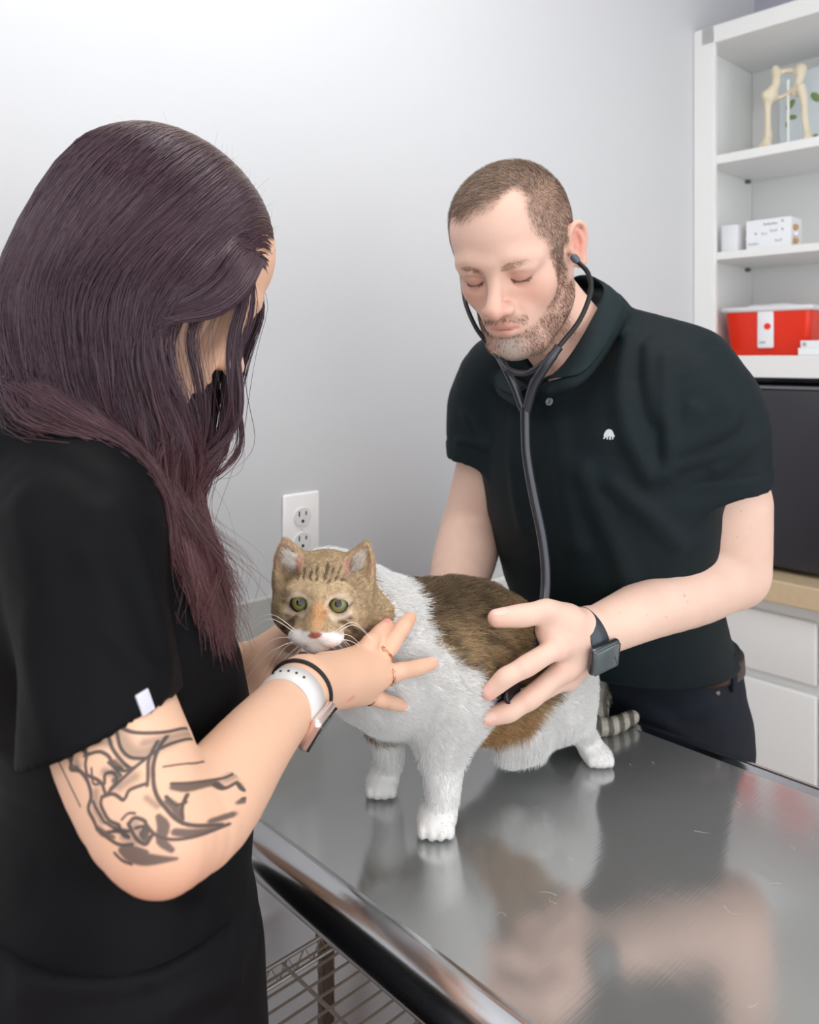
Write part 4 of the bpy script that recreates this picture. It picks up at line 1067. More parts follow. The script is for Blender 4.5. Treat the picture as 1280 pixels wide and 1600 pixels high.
# left hand behind the neck of the cat
lk = [P(452, 1000, .905), P(456, 985, .925), P(462, 975, .945), P(470, 972, .965)]
for kk in lk: wf.u(f_chain([LW, kk], [.021, .012]), .014)
for i, kk in enumerate(lk): finger(wf, [kk, kk+[.026, .014, .006], kk+[.046, .018, .004], kk+[.060, .014, -.004]], .0086, .005)
finger(wf, [P(432, 1030, .87), P(448, 1036, .850), P(462, 1036, .835), P(474, 1030, .825)], .0105, .010)
wf.ridge([P(330, 1163, .56), P(322, 1195, .53), P(318, 1240, .50)], .004, -.002)
V, Q = wf.mesh([-.48, .42, .95], [.06, 1.02, 1.66], .0015)
ta = nrm(RS-RE); tvw = nrm(np.array([.05, -1, -.12])); tn_ = nrm(tvw-ta*(tvw @ ta)); ts = np.cross(tn_, ta)
def tpt(u, v):
    '''where a point of the design lies on the arm plane, in arm coordinates'''
    o = np.array([0, 0, EYE]); d = P(u, v, 1.)-o; k = ((RE+tn_*.035-o) @ tn_)/(d @ tn_); x = o+d*k-RE; return np.array([x @ ta, x @ ts, 0.])
sg_ = np.sign(tpt(330, 1250)[1])
def in_tat(V): q = V-RE; return (q @ tn_ > -.004-1.1*np.clip(sg_*(q @ ts)-.018, 0, .03)) & (np.linalg.norm(q, axis=1) < .20) & (V[:, 2] < 1.26) & (q @ ta > -.035)
wme = npmesh('woman_body', V, Q); bq = bmesh.new(); bq.from_mesh(wme); bq.verts.ensure_lookup_table(); tm_ = in_tat(V)
es = [e for e in bq.edges if tm_[e.verts[0].index] and tm_[e.verts[1].index]]
bmesh.ops.subdivide_edges(bq, edges=es, cuts=2, use_grid_fill=True, smooth=0.); bq.to_mesh(wme); bq.free()
V = np.empty(len(wme.vertices)*3, np.float32); wme.vertices.foreach_get('co', V); V = V.reshape(-1, 3).astype(float); N = None; L = tow(V)
col = np.tile(np.array(s8(228, 184, 156)), (len(V), 1)); col *= (1+.07*(fnoise(V*40, 13)-.5))[:, None]
for q_ in (wI, wMd, wR, wPk):
    col = mixc(col, s8(240, 164, 146), .5*blob(V, q_[3], [.010]*3)); col = mixc(col, s8(232, 168, 150), .35*blob(V, q_[0], [.012]*3)); col = mixc(col, s8(234, 172, 156), .3*blob(V, q_[1], [.009]*3))
col = nail_col(V, N, col, wI[3], wI[2], (-.3, -.9, .5), .0048, s8(226, 150, 148)); col = nail_col(V, N, col, wR[3], wR[2], (0, -.4, 1), .0044)
col = mixc(col, s8(226, 120, 112), .8*blob(V, march(wf, 549, 1092) if march(wf, 549, 1092) is not None else (9, 9, 9), (.006, .006, .0022)))
col = mixc(col, s8(214, 140, 118), .45*blob(V, RE+[0, -.01, -.02], (.035, .035, .03)))
# ---- tattoo, in coordinates of the upper arm: t along the arm (0 elbow .. up), s across
q = V-RE; tt = q @ ta; tss = q @ ts; tnn = q @ tn_
TV = np.column_stack([tt, tss*1.0, np.zeros(len(V))])
near = in_tat(V)
idx = np.where(near)[0]; TVn = TV[idx]
ink = np.zeros(len(idx)); shd = np.zeros(len(idx))
# curve lists, traced in the 1280x1451 close-up of the forearm (60+x*.2344, 1060+y*.2344)
def tz(pts): return [tuple(tpt(60+x*.2344, 1060+y*.2344)) for x, y in pts]
lines = [([(425, 790), (420, 850), (470, 940), (540, 975)], 9), ([(425, 790), (500, 770), (560, 810), (580, 790)], 9), ([(580, 790), (600, 745), (680, 710)], 9), ([(310, 510), (300, 570), (310, 630)], 9), ([(310, 510), (390, 490), (450, 520), (490, 580), (540, 605)], 9),
         ([(205, 480), (190, 560), (185, 610), (260, 620), (320, 690), (345, 790), (320, 870), (350, 940), (380, 1010)], 11), ([(300, 640), (410, 690), (450, 770)], 9), ([(700, 430), (682, 540), (690, 640), (695, 720)], 8), ([(730, 400), (712, 500), (715, 640), (750, 780), (820, 900), (900, 990), (1020, 1040)], 9),
         ([(430, 370), (470, 470), (540, 560), (600, 610)], 9), ([(480, 360), (520, 470), (580, 530), (660, 540)], 8), ([(470, 760), (560, 660), (640, 570), (720, 480), (800, 420), (880, 360), (960, 310), (990, 320)], 9), ([(500, 330), (560, 360), (640, 370), (740, 360), (790, 300), (800, 220), (820, 190)], 9), ([(790, 310), (850, 300), (900, 220), (930, 170)], 7),
         ([(245, 450), (300, 500), (340, 500)], 8), ([(815, 715), (900, 722), (985, 715), (1050, 650), (1090, 580)], 7), ([(890, 800), (880, 880), (890, 960)], 8), ([(960, 750), (1000, 790), (1040, 760)], 9), ([(1050, 770), (1080, 820), (1130, 830), (1200, 770)], 7), ([(1080, 880), (1140, 880), (1190, 840)], 7),
         ([(600, 970), (640, 1060), (700, 1110), (740, 1050)], 10), ([(600, 970), (640, 930), (700, 960), (690, 1010)], 9), ([(700, 970), (760, 1050), (850, 1090), (960, 1085), (1040, 1050)], 8), ([(540, 975), (560, 1040), (600, 1060), (540, 1020), (460, 1025)], 9), ([(440, 700), (440, 640), (490, 630), (520, 680), (480, 740)], 9),
         ([(380, 1000), (450, 1060), (530, 1110), (620, 1110)], 9), ([(490, 1170), (540, 1220), (600, 1245)], 8), ([(60, 540), (160, 700), (250, 860)], 5), ([(345, 600), (360, 700), (420, 700)], 6), ([(930, 180), (1000, 260), (1060, 440)], 6), ([(800, 800), (850, 860), (890, 850)], 8)]
lines += [([(150, 500), (180, 560), (175, 600)], 7), ([(270, 440), (300, 480), (290, 520)], 7), ([(520, 600), (560, 620), (620, 590)], 7), ([(455, 560), (500, 600), (540, 650)], 8), ([(360, 820), (400, 900), (440, 960)], 7), ([(640, 1000), (690, 990), (720, 1030)], 7), ([(860, 300), (850, 340), (820, 390)], 8), ([(900, 240), (860, 290), (860, 370)], 7), ([(1000, 540), (1050, 560), (1080, 590)], 5), ([(1030, 450), (1060, 480), (1080, 520)], 5), ([(760, 600), (850, 590), (900, 610)], 4), ([(870, 510), (930, 490)], 4), ([(450, 960), (520, 1000), (600, 1020)], 8), ([(560, 940), (600, 900), (640, 900)], 6)]
for pts, wd in lines:
    d = f_chain(tz(pts), [0]*len(pts), 4)(TVn); ink = np.maximum(ink, 1-ss(d, wd*.00008, wd*.00014+.0002))
fills = [([(540, 1150), (600, 1190), (700, 1215), (860, 1225)], [20, 34, 36, 8]), ([(560, 1130), (640, 1150), (700, 1170)], [14, 22, 18]), ([(770, 930), (800, 1000), (790, 1090), (840, 1160)], [16, 34, 28, 16]), ([(830, 735), (890, 750), (950, 745)], [20, 26, 16]), ([(810, 830), (850, 880), (870, 950)], [18, 20, 14]), ([(860, 1040), (930, 1060), (1010, 1055)], [20, 22, 6]),
         ([(370, 990), (420, 1030), (500, 1060)], [12, 22, 10]), ([(490, 560), (530, 590)], [16, 10]), ([(690, 1040), (705, 1070)], [26, 24]), ([(1000, 1000), (1050, 985)], [16, 18]), ([(1075, 900), (1110, 905)], [14, 10]), ([(195, 590), (240, 600)], [14, 10]), ([(500, 680), (530, 660)], [16, 10])]
for pts, rd in fills:
    p3 = tz(pts); d = f_chain(p3, np.array(rd)*.000092, 3)(TVn); ink = np.maximum(ink, .92*(1-ss(d, -.0006, .0010)))
shades = [([(1130, 600), (1150, 700), (1120, 780)], 36), ([(430, 620), (500, 640)], 30), ([(480, 620), (560, 600)], 26), ([(700, 800), (760, 860)], 22), ([(520, 1000), (600, 1040)], 26), ([(500, 380), (570, 480), (650, 500), (740, 430)], 55), ([(380, 760), (380, 860), (420, 940)], 38), ([(640, 440), (760, 400), (880, 300)], 40), ([(1000, 720), (1120, 640), (1100, 760)], 40), ([(540, 720), (620, 660)], 40), ([(360, 420), (450, 430)], 36), ([(560, 1060), (640, 1090)], 30), ([(230, 560), (250, 590)], 26), ([(640, 980), (680, 1050)], 34)]
for pts, wd in shades:
    d = f_chain(tz(pts), [0]*len(pts), 3)(TVn); shd = np.maximum(shd, .72*(1-ss(d, 0, wd*.000150)))
full = np.zeros(len(V)); full[idx] = shd; col = mixc(col, s8(138, 118, 104), full)
full[:] = 0; full[idx] = ink; col = mixc(col, s8(50, 50, 54), .9*full)
setcol(wme, col); put('body', wme, M_skin_f, wom, True, keep=True)
# ---- scrub top
M_scrub = mat('scrub_black', s8(9, 10, 13), .62, spec=.12, bump=(1100, .3, .0005))
M_scrub2 = mat('scrub_trousers_black', s8(15, 15, 18), .62, spec=.12, bump=(900, .3, .0005))
wt_ = Field()
wt_.u(f_loft([(-.330, .742, 1.375), (-.325, .738, 1.33), (-.300, .735, 1.22), (-.258, .738, 1.08), (-.262, .72, .97), (-.262, .715, .88)], [.085, .160, .168, .155, .160, .165], [.050, .092, .112, .108, .112, .122], SW, 3), 0)
hemc = P(160, 1136, .565)
slv = Field().u(f_chain([nkb+[-.01, -.03, -.012], P(95, 745, .645), P(128, 815, .605), P(140, 930, .587), P(157, 1040, .572), P(164, 1170, .558)], [.045, .052, .0590, .0535, .0525, .0560]))
hn = nrm(np.array([.40, -.10, -.91]))
def cutend2(f, c, a, A_, B_, rr, k=.001):
    g = f_plane(c, a); h = f_chain([A_, B_], [rr, rr]); f.sub(lambda p: np.maximum(-g(p), h(p)), k)
cutend2(slv, hemc, hn, hemc, P(215, 1350, .51), .09); slv.sub(f_chain([P(166, 1085, .566), P(174, 1160, .558)], [.0430, .0500]), .001)
wt_.u(slv.ev, .02)
wt_.u(f_chain([nkb+[-.02, .03, -.02], LS, LS*.5+LE*.5], [.045, .06, .055]), .035)
for pts, wd, am in (([(160, 800), (215, 860), (240, 940), (262, 1040)], .010, .0045), ([(140, 860), (190, 960), (230, 1050)], .012, .004), ([(165, 985), (215, 1030), (265, 1062)], .007, .003), ([(40, 780), (60, 900), (50, 1020), (80, 1140)], .014, .004), ([(10, 700), (90, 720), (150, 760)], .010, -.003), ([(-20, 850), (0, 1000), (-10, 1150)], .02, .006), ([(300, 1380), (340, 1300), (365, 1240)], .012, .004), ([(60, 1380), (180, 1400), (300, 1430)], .015, -.004)):
    q_ = [march(wt_, *x) for x in pts]
    if all(x is not None for x in q_): wt_.ridge(q_, wd, am)
for pts in ([(0, 690), (60, 705), (120, 740), (170, 790), (195, 850)],):
    q_ = [march(wt_, *x) for x in pts]
    if all(x is not None for x in q_): wt_.ridge(q_, .0016, -.0014)
wt_.disp(lambda p: .002*(fnoise(p*[12, 12, 8], 61)-.5)*2)
hn = nrm(np.array([.40, -.10, -.91])); 
def cutend2(f, c, a, A_, B_, rr, k=.001):
    g = f_plane(c, a); h = f_chain([A_, B_], [rr, rr]); f.sub(lambda p: np.maximum(-g(p), h(p)), k)

lc = LS*.45+LE*.55; cutend2(wt_, lc, nrm(LE-LS), lc, LE, .07); wt_.sub(f_chain([lc-nrm(LE-LS)*.03, LE], [.048, .05]), .001)
wt_.sub(f_chain([wp(0, .028, -.03), wp(0, .045, -.09), nkb+[.01, 0, .0]], [.05, .05, .056]), .003)
wt_.cut(lambda p: .905-p[:, 2], .003)
V, Q = wt_.mesh([-.56, .40, .88], [-.04, 1.05, 1.46], .0032, it=1)
top_ = put('scrub_top', npmesh('scrub_top', V, Q), M_scrub, wom, True, keep=True)
# small woven tag at the sleeve hem
M_tag = mat('sleeve_tag', s8(206, 206, 222), .6)
tp_ = march(wt_, 226, 1096); n_ = fnormal(wt_, tp_); M4 = Matrix.Translation(Vector(tp_)) @ basis(n_, (-.38, 0, 1)) 
MB().box((-.0048, -.0080, -.001), (.0048, .0068, .0014), .0008, 2, M4).build('sleeve_tag', M_tag, top_, True, keep=True)
# ---- trousers
wj = Field()
wj.u(f_loft([(-.262, .715, 1.0), (-.262, .715, .90), (-.262, .712, .80)], [.150, .172, .172], [.105, .126, .125], SW, 3), 0)
for s in (-1, 1): wj.u(f_chain([np.array([-.258, .712, .82])+SW*s*.082, np.array([-.262, .712, .48])+SW*s*.09, np.array([-.30, .70, .06])+SW*s*.09], [.096, .072, .058]), .03)
for pts, wd, am in (([(228, 1480), (236, 1540), (240, 1598)], .004, -.004), ([(240, 1530), (290, 1490), (350, 1470)], .010, .005), ([(250, 1580), (310, 1545), (370, 1530)], .010, .005), ([(40, 1540), (120, 1520), (220, 1500)], .014, .005)):
    q_ = [march(wj, *x) for x in pts]
    if all(x is not None for x in q_): wj.ridge(q_, wd, am)
wj.cut(lambda p: p[:, 2]-.985, .004)
V, Q = wj.mesh([-.56, .40, .03], [0, 1.0, 1.0], .005, it=1)
put('trousers', npmesh('scrub_trousers', V, Q), M_scrub2, wom, True, keep=True)
for s in (-1, 1):
    b_ = np.array([-.30, .70, 0])+SW*s*.09
    g = Field().u(f_chain([b_+[-.02, -.01, .045], b_+FW*.09+Z3*.035, b_+FW*.17+Z3*.028], [.042, .038, .032]), 0).u(f_chain([b_+Z3*.05, b_+Z3*.11], [.045, .045]), .03).cut(lambda p: .001-p[:, 2])
    V, Q = g.mesh(b_-[.12, .15, .0], b_+[.26, .24, .17], .006); put('shoe', npmesh('shoe', V, Q), MATS['black_shoe'], wom, True, keep=True)
# ---- hair
M_hairw = mat('plum_hair', attr='col', rough=.32, spec=.55)
hcap = Field(); hl = head_field(jaw=.92)
hcap.u(f_xf(f_ell((0, .020, .034), (.0820, .100, .088)), WMn), 0); hcap.u(f_xf(f_ell((0, .02, -.01), (.083, .07, .06)), WMn), .02)
hcap.u(f_chain([wp(0, .055, .02), P(125, 470, .70), P(120, 570, .69), P(160, 655, .675), P(212, 735, .668), P(240, 790, .672)], [.075, .062, .050, .032, .015, .008]), .03)
hcap.sub(f_xf(f_ell((0, -.088, -.072), (.120, .085, .085)), WMn), .008)
V, Q = hcap.mesh([-.42, .50, 1.15], [-.02, .92, 1.66], .004)
n_ = fnoise(V*50, 71)[:, None]; ccol = np.array(s8(52, 34, 42))*(1+.3*(n_-.5))
M_cap = mat('hair_under_layer', attr='col', rough=.85, spec=.1, bump=(300, .5, .002, (1, 1, .15)))
hair_o = put('hair', npmesh('hair_cap', V, Q, ccol), M_cap, wom, True, keep=True)
G = [[(423, 380, .765), (419, 425, .745), (404, 480, .72), (380, 545, .705), (366, 610, .70), (366, 670, .70), (335, 722, .69), (285, 765, .68), (262, 800, .675), (290, 870, .68), (330, 960, .68)],
     [(417, 352, .765), (402, 405, .715), (372, 460, .685), (350, 520, .675), (345, 590, .675), (352, 660, .685), (325, 715, .685), (285, 760, .675), (268, 810, .675), (300, 880, .68), (350, 985, .685)],
     [(400, 320, .760), (378, 385, .685), (325, 430, .655), (258, 490, .640), (245, 555, .640), (268, 640, .650), (300, 705, .665), (272, 765, .67), (278, 830, .67), (300, 900, .675), (322, 1010, .68)],
     [(385, 300, .755), (345, 370, .670), (285, 430, .640), (238, 500, .632), (228, 570, .632), (250, 640, .645), (270, 705, .655), (258, 770, .665), (290, 840, .67), (320, 900, .675), (345, 1000, .68)],
     [(350, 262, .745), (300, 335, .655), (250, 430, .628), (218, 530, .625), (225, 610, .632), (245, 680, .645), (250, 750, .655), (275, 830, .665), (300, 890, .675), (300, 985, .68)],
     [(300, 226, .735), (238, 305, .645), (188, 420, .622), (168, 530, .618), (185, 620, .628), (215, 700, .640), (240, 770, .652), (290, 850, .667), (325, 900, .675), (335, 1015, .68)],
     [(250, 208, .725), (170, 285, .645), (120, 410, .628), (108, 530, .622), (135, 630, .630), (185, 710, .638), (230, 790, .652), (275, 860, .667), (285, 930, .675), (270, 985, .675)],
     [(205, 212, .715), (110, 290, .652), (62, 415, .638), (52, 530, .632), (85, 630, .635), (150, 715, .640), (215, 800, .652), (250, 870, .665), (262, 930, .672), (250, 965, .672)],
     [(155, 235, .708), (55, 330, .665), (10, 440, .655), (5, 530, .648), (45, 620, .643), (120, 710, .645), (205, 800, .655), (255, 880, .667), (290, 950, .675), (310, 1000, .68)],
     [(135, 252, .73), (35, 350, .70), (-12, 450, .69), (-18, 540, .68), (20, 612, .665), (100, 695, .655), (195, 790, .66), (245, 880, .67), (275, 950, .675), (290, 975, .68)]]
def scalp(phi, lat, side, e=1.02):
    phi = math.radians(phi); return wp(side*.082*e*math.sin(lat), .020-.100*e*math.cos(phi)*math.cos(lat), .034+.088*e*math.sin(phi)*math.cos(lat))
RT = [[(6, .02), (9, .45), (15, .95)], [(18, .02), (21, .45), (28, .95)], [(32, .02), (36, .45), (44, .95)], [(47, .02), (52, .45), (60, .95)], [(63, .02), (68, .45), (76, .95)], [(80, .02), (86, .42), (96, .85)], [(97, .02), (106, .36), (122, .72)], [(112, .02), (126, .28), (146, .52)], [(122, .02), (142, .14), (170, .26)], [(126, 0), (150, -.06), (186, -.06)]]
def reroot(gs, rt, side): return [scalp(p_, l_, side) for p_, l_ in rt]+[P(*g) for g in gs[2:]]
G = [reroot(g, RT[i], -1) for i, g in enumerate(G)]
dens = [130, 130, 1200, 1500, 1600, 1600, 1500, 1300, 900]
Fr = [[(424, 378, .768), (430, 398, .80), (414, 470, .835), (384, 560, .835), (366, 640, .81), (360, 700, .78), (320, 750, .73), (275, 800, .70), (300, 900, .69)],
      [(400, 320, .760), (412, 345, .815), (400, 440, .86), (362, 550, .865), (340, 650, .84), (325, 725, .78), (280, 790, .72), (300, 860, .70), (330, 960, .69)],
      [(350, 262, .745), (362, 282, .82), (350, 400, .89), (310, 550, .88), (270, 660, .84), (245, 750, .76), (260, 820, .71), (290, 900, .69), (300, 960, .69)],
      [(300, 226, .735), (306, 243, .82), (280, 390, .90), (240, 550, .87), (215, 660, .80), (215, 740, .72), (240, 800, .69), (270, 860, .68), (290, 940, .68)],
      [(205, 212, .715), (195, 228, .81), (150, 390, .87), (110, 540, .82), (120, 650, .74), (170, 730, .69), (220, 790, .675), (260, 860, .675), (280, 900, .675)]]
densF = [260, 700, 800, 800]
Fr = [reroot(g, RT[a], 1) for g, a in zip(Fr, (0, 1, 4, 6, 9))]
def sheet(G, dens, K, seed, wob, fly, thick):
    r = np.random.default_rng(seed); GG = [crom(gs, K) for gs in G]; C = []; S_ = []
    G3 = np.array(GG)
    for j, n in enumerate(dens):
        ncl = max(4, n//34) if n else 4; lk_ = seed == 101 and j < 2; ncl = 4 if lk_ else ncl; cl = r.uniform(0, 1, ncl); ch = r.integers(0, ncl, n); s0 = r.uniform(0, 1, n); sc_ = cl[ch]
        # strands start spread and gather into locks
        tt_ = np.linspace(0, 1, K); gat = (ss(tt_, .06, .30)*.97 if lk_ else ss(tt_, .18, .70)*.86)[None, :]
        sg = s0[:, None]*(1-gat)+np.clip(sc_[:, None]+r.normal(0, .045 if lk_ else .02, (n, 1)), 0, 1)*gat
        j0 = max(j-1, 0); j3 = min(j+2, len(G3)-1)
        a, b, c, d = G3[j0], G3[j], G3[j+1], G3[j3]; f = sg[:, :, None]
        X = .5*((2*b)+(c-a)*f+(2*a-5*b+4*c-d)*f**2+(3*b-a-3*c+d)*f**3)
        cw = r.normal(0, 1, (ncl, 3)); ph = r.uniform(0, 6.28, (ncl, 3)); fr = r.uniform(1.2, 2.6, (ncl, 3))
        wv = cw[ch][:, None, :]*np.sin(ph[ch][:, None, :]+fr[ch][:, None, :]*2*math.pi*tt_[None, :, None])*wob*(ss(tt_, .12, .6)+1.2*ss(tt_, .55, 1.))[None, :, None]
        fo = r.normal(0, 1, (n, 1, 3))*(fly*.5 if lk_ else fly)*ss(tt_, .05, 1.)[None, :, None]**1.2
        fz = np.where(r.random(n) < .06, 3.2, 1.)[:, None, None]
        dep = r.uniform(0, thick, n)[:, None, None]*np.array([0, 1., 0])[None, None, :]*np.sin(math.pi*np.clip(tt_*1.5+.06, 0, .9))[None, :, None]
        X = X+wv+fo*fz+dep
        # different lengths
        ke = r.uniform(.74, 1., n); tq = np.linspace(0, 1, K)[None, :]*ke[:, None]*(K-1); i0 = np.clip(tq.astype(int), 0, K-2); fr_ = (tq-i0)[:, :, None]; ar = np.arange(n)[:, None]
        X = X[ar, i0]*(1-fr_)+X[ar, i0+1]*fr_
        C.append(X); S_.append(cl[ch]+j+.0*s0)
    return np.vstack(C), np.concatenate(S_)
K = 34
C1, S1 = sheet(G, dens, K, 101, .0060, .0026, .012); C2, S2 = sheet(Fr, densF, K, 102, .006, .0025, .008)
C3, S3 = sheet(G, [25, 25, 60, 90, 100, 100, 90, 80, 60], K, 103, .010, .0055, .0)
RT2 = [(1, .3), (12, .3), (28, .3), (46, .22), (64, .22), (84, .2), (104, .18), (120, .14), (134, .10), (140, -.04)]
G2 = [np.vstack([[scalp(a, b, -1)], np.array(g)[1:]]) for (a, b), g in zip(RT2, G)]
low = [P(*g) for g in ((238, 505, .632), (230, 570, .632), (252, 640, .645), (268, 705, .655), (258, 770, .665), (290, 840, .67), (318, 900, .675), (340, 990, .68))]
G2[0] = [scalp(1, .05, -1), P(414, 398, .735), P(392, 452, .69), P(345, 490, .66), P(288, 498, .64)]+low
G2[1] = [scalp(9, .10, -1), P(400, 388, .710), P(368, 440, .675), P(318, 475, .65), P(270, 488, .64)]+low
G2[2] = [scalp(22, .15, -1), P(376, 358, .690), P(335, 415, .66), P(285, 450, .64), P(252, 475, .635)]+low
C4, S4 = sheet(G2, [420, 460, 500, 500, 700, 700, 800, 900, 700], K, 105, .006, .0026, .010)
C = np.vstack([C1, C4, C2, C3]); S_ = np.concatenate([S1, S4, S2, S3]); n = len(C); r = np.random.default_rng(104)
# the strands lie on the head and the shoulder, never inside
sol = Field(); sol.ops = list(hcap.ops); sol.u(f_loft([(-.330, .742, 1.375), (-.325, .738, 1.33), (-.300, .735, 1.22), (-.258, .738, 1.08)], [.085, .160, .168, .155], [.052, .095, .115, .110], SW, 3), 0); sol.u(slv.ops[0][1], .0)
hdf = Field().u(f_xf(f_ell((0, -.028, -.02), (.062, .062, .085)), WMn), 0); sol.u(hdf.ev, 0)
X = C.reshape(-1, 3).copy(); mg = np.repeat(r.uniform(.0005, .0085, n), K)*np.tile(ss(np.linspace(0, 1, K), .0, .08)*.85+.15, n)
for _ in range(3):
    d = sol.ev(X); bad = d < mg; Y = X[bad]
    if not len(Y): break
    e = .002; g_ = np.stack([sol.ev(Y+np.eye(3)[k]*e)-sol.ev(Y-np.eye(3)[k]*e) for k in range(3)], 1); g_ /= np.linalg.norm(g_, axis=1)[:, None]+1e-9
    X[bad] = Y+g_*(mg[bad]-d[bad])[:, None]
X = X.reshape(n, K, 3)
for _ in range(2): X[:, 1:-1] = .5*X[:, 1:-1]+.25*(X[:, :-2]+X[:, 2:])
C = X
tt_ = np.linspace(0, 1, K)[None, :, None]; hv = (np.sin(S_*37.1)+np.sin(S_*91.7)*.6)[:, None, None]*.5
base = np.array(s8(66, 42, 54))[None, None]*(1+.40*hv)*r.uniform(.7, 1.3, (n, 1, 1))
root = np.array(s8(118, 98, 84))[None, None]*r.uniform(.75, 1.25, (n, 1, 1)); tipc = np.array(s8(98, 58, 60))[None, None]*(1+.3*hv)*r.uniform(.75, 1.25, (n, 1, 1))
arc_ = np.concatenate([np.zeros((n, 1)), np.cumsum(np.linalg.norm(np.diff(C, axis=1), axis=2), 1)], 1)[:, :, None]; fr0 = .8*(1-ss(arc_, .015, .075)); cw_ = base*(1-fr0)+root*fr0; ft = ss(tt_, .60, .95); cw_ = cw_*(1-ft)+tipc*ft
Vs, Qs, cs = strands(C, np.where(np.arange(n) < len(C1)+len(C2)+len(C4), .00042, .00020)*r.uniform(.7, 1.2, n), np.clip(cw_, 0, 1), sides=4, rprof=np.interp(np.linspace(0, 1, K), [0, .1, .8, 1], [.8, 1, .8, .25]))
put('hair_strands', npmesh('hair_strands', Vs, Qs, cs), M_hairw, hair_o, True, keep=True)
# stray hairs round the crown
st_ = []
for k in range(260):
    j = r.integers(0, len(C1)); i = r.integers(1, 12); a = C1[j, i]; d = nrm(C1[j, i+2]-C1[j, i]); o_ = nrm(a-WMn[:3, 3]); L_ = r.uniform(.02, .06)
    st_.append(crom([a, a+d*L_*.5+o_*r.uniform(.002, .007), a+d*L_+o_*r.uniform(0, .014)+r.normal(0, .004, 3)], 8))
Vs, Qs, cs = strands(np.array(st_), .00011, np.tile(s8(96, 72, 70), (len(st_), 1)), tip=.4); put('stray_hair', npmesh('stray_hair', Vs, Qs, cs), M_hairw, hair_o, True, keep=True)
# ---- watch, hair tie, rings
M_wwh = mat('watch_band_white', s8(222, 220, 218), .4); M_wros = mat('watch_case_rose', s8(236, 214, 206), .25, metal=.7); M_wgl2 = mat('watch_glass_dark', s8(40, 44, 48), .05, coat=1)
fa = nrm(RW-RE); wc2 = RW-fa*.030
w2, band2, WM2 = make_watch(wom, ('white banded smart watch with rose case on the wrist of the woman', 'watch'), wc2, fa, (.88, .42, -.38), (.0258, .0270), M_wwh, M_wros, M_wgl2, cs=(.0190, .0160, .0050), bw=.0115)
fc_ = nrm(np.array([.88, .42, -.38])-fa*(np.array([.88, .42, -.38]) @ fa)); sd_ = np.cross(fa, fc_); mb = MB()
upd = nrm(np.array([-.15, -.55, .8])-fa*(np.array([-.15, -.55, .8]) @ fa)); a0 = math.atan2(upd @ sd_, upd @ fc_)
for k in range(5):
    a = a0+(k-2)*.26; o = nrm(fc_*math.cos(a)/.0262+sd_*math.sin(a)/.0275); c = wc2+fc_*math.cos(a)*.0262+sd_*math.sin(a)*.0275
    mb.cyl(c+o*.0015, c+o*.0025, .0011, n=12)
mb.build('hole', mat('band_hole', (.03, .03, .03), .7), band2, keep=True)
def ringm(c, a, r0, th, n=48, tilt=None):
    a = nrm(a); u_ = nrm(np.cross(a, [.1, .2, 1])); v_ = np.cross(a, u_)
    return [np.array(c)+(u_*math.cos(t)+v_*math.sin(t))*r0 for t in np.linspace(0, 2*math.pi, n+1)]
ht = MB().tube(ringm(RW-fa*.005, fa+np.array([.0, .0, .12]), .0282, .0018), .0019, 8).build('hair_tie', mat('hair_tie_black', (.012, .012, .014), .7), None, True)
tag(ht, 'thin black hair tie round the wrist of the woman beside her white watch', 'hair tie')
M_gold = mat('rose_gold', s8(222, 168, 140), .2, metal=1)
for nm, q_, f_, lab, k in (('ring', wMd, .24, 'ornate rose gold ring on the upper long finger of the woman', 1), ('ring', wR, .22, 'fine rose gold ring with a knot on the second finger from the top', 1), ('ring', wPk, .20, 'plain rose gold band on the lowest finger of the woman', 0)):
    c = q_[0]*(1-f_)+q_[1]*f_ if True else 0; c = q_[0]+(q_[1]-q_[0])*(f_*2.2); a = nrm(q_[1]-q_[0]); mb = MB().tube(ringm(c, a, .0097-.0012*(1-k), .0008), .00105, 8)
    if k:
        mb.tube(ringm(c+a*.0022, a+np.array([.15, 0, .1]), .0098, .0006), .0005, 6)
        for t in (0, .5, 1.): mb.ball(c+nrm(np.array([-.2, -.9, .4])-a*(np.array([-.2, -.9, .4]) @ a))*.0102+a*(t-.5)*.003, .0011, 8)
    tag(mb.build(nm, M_gold, None, True), lab, 'ring')
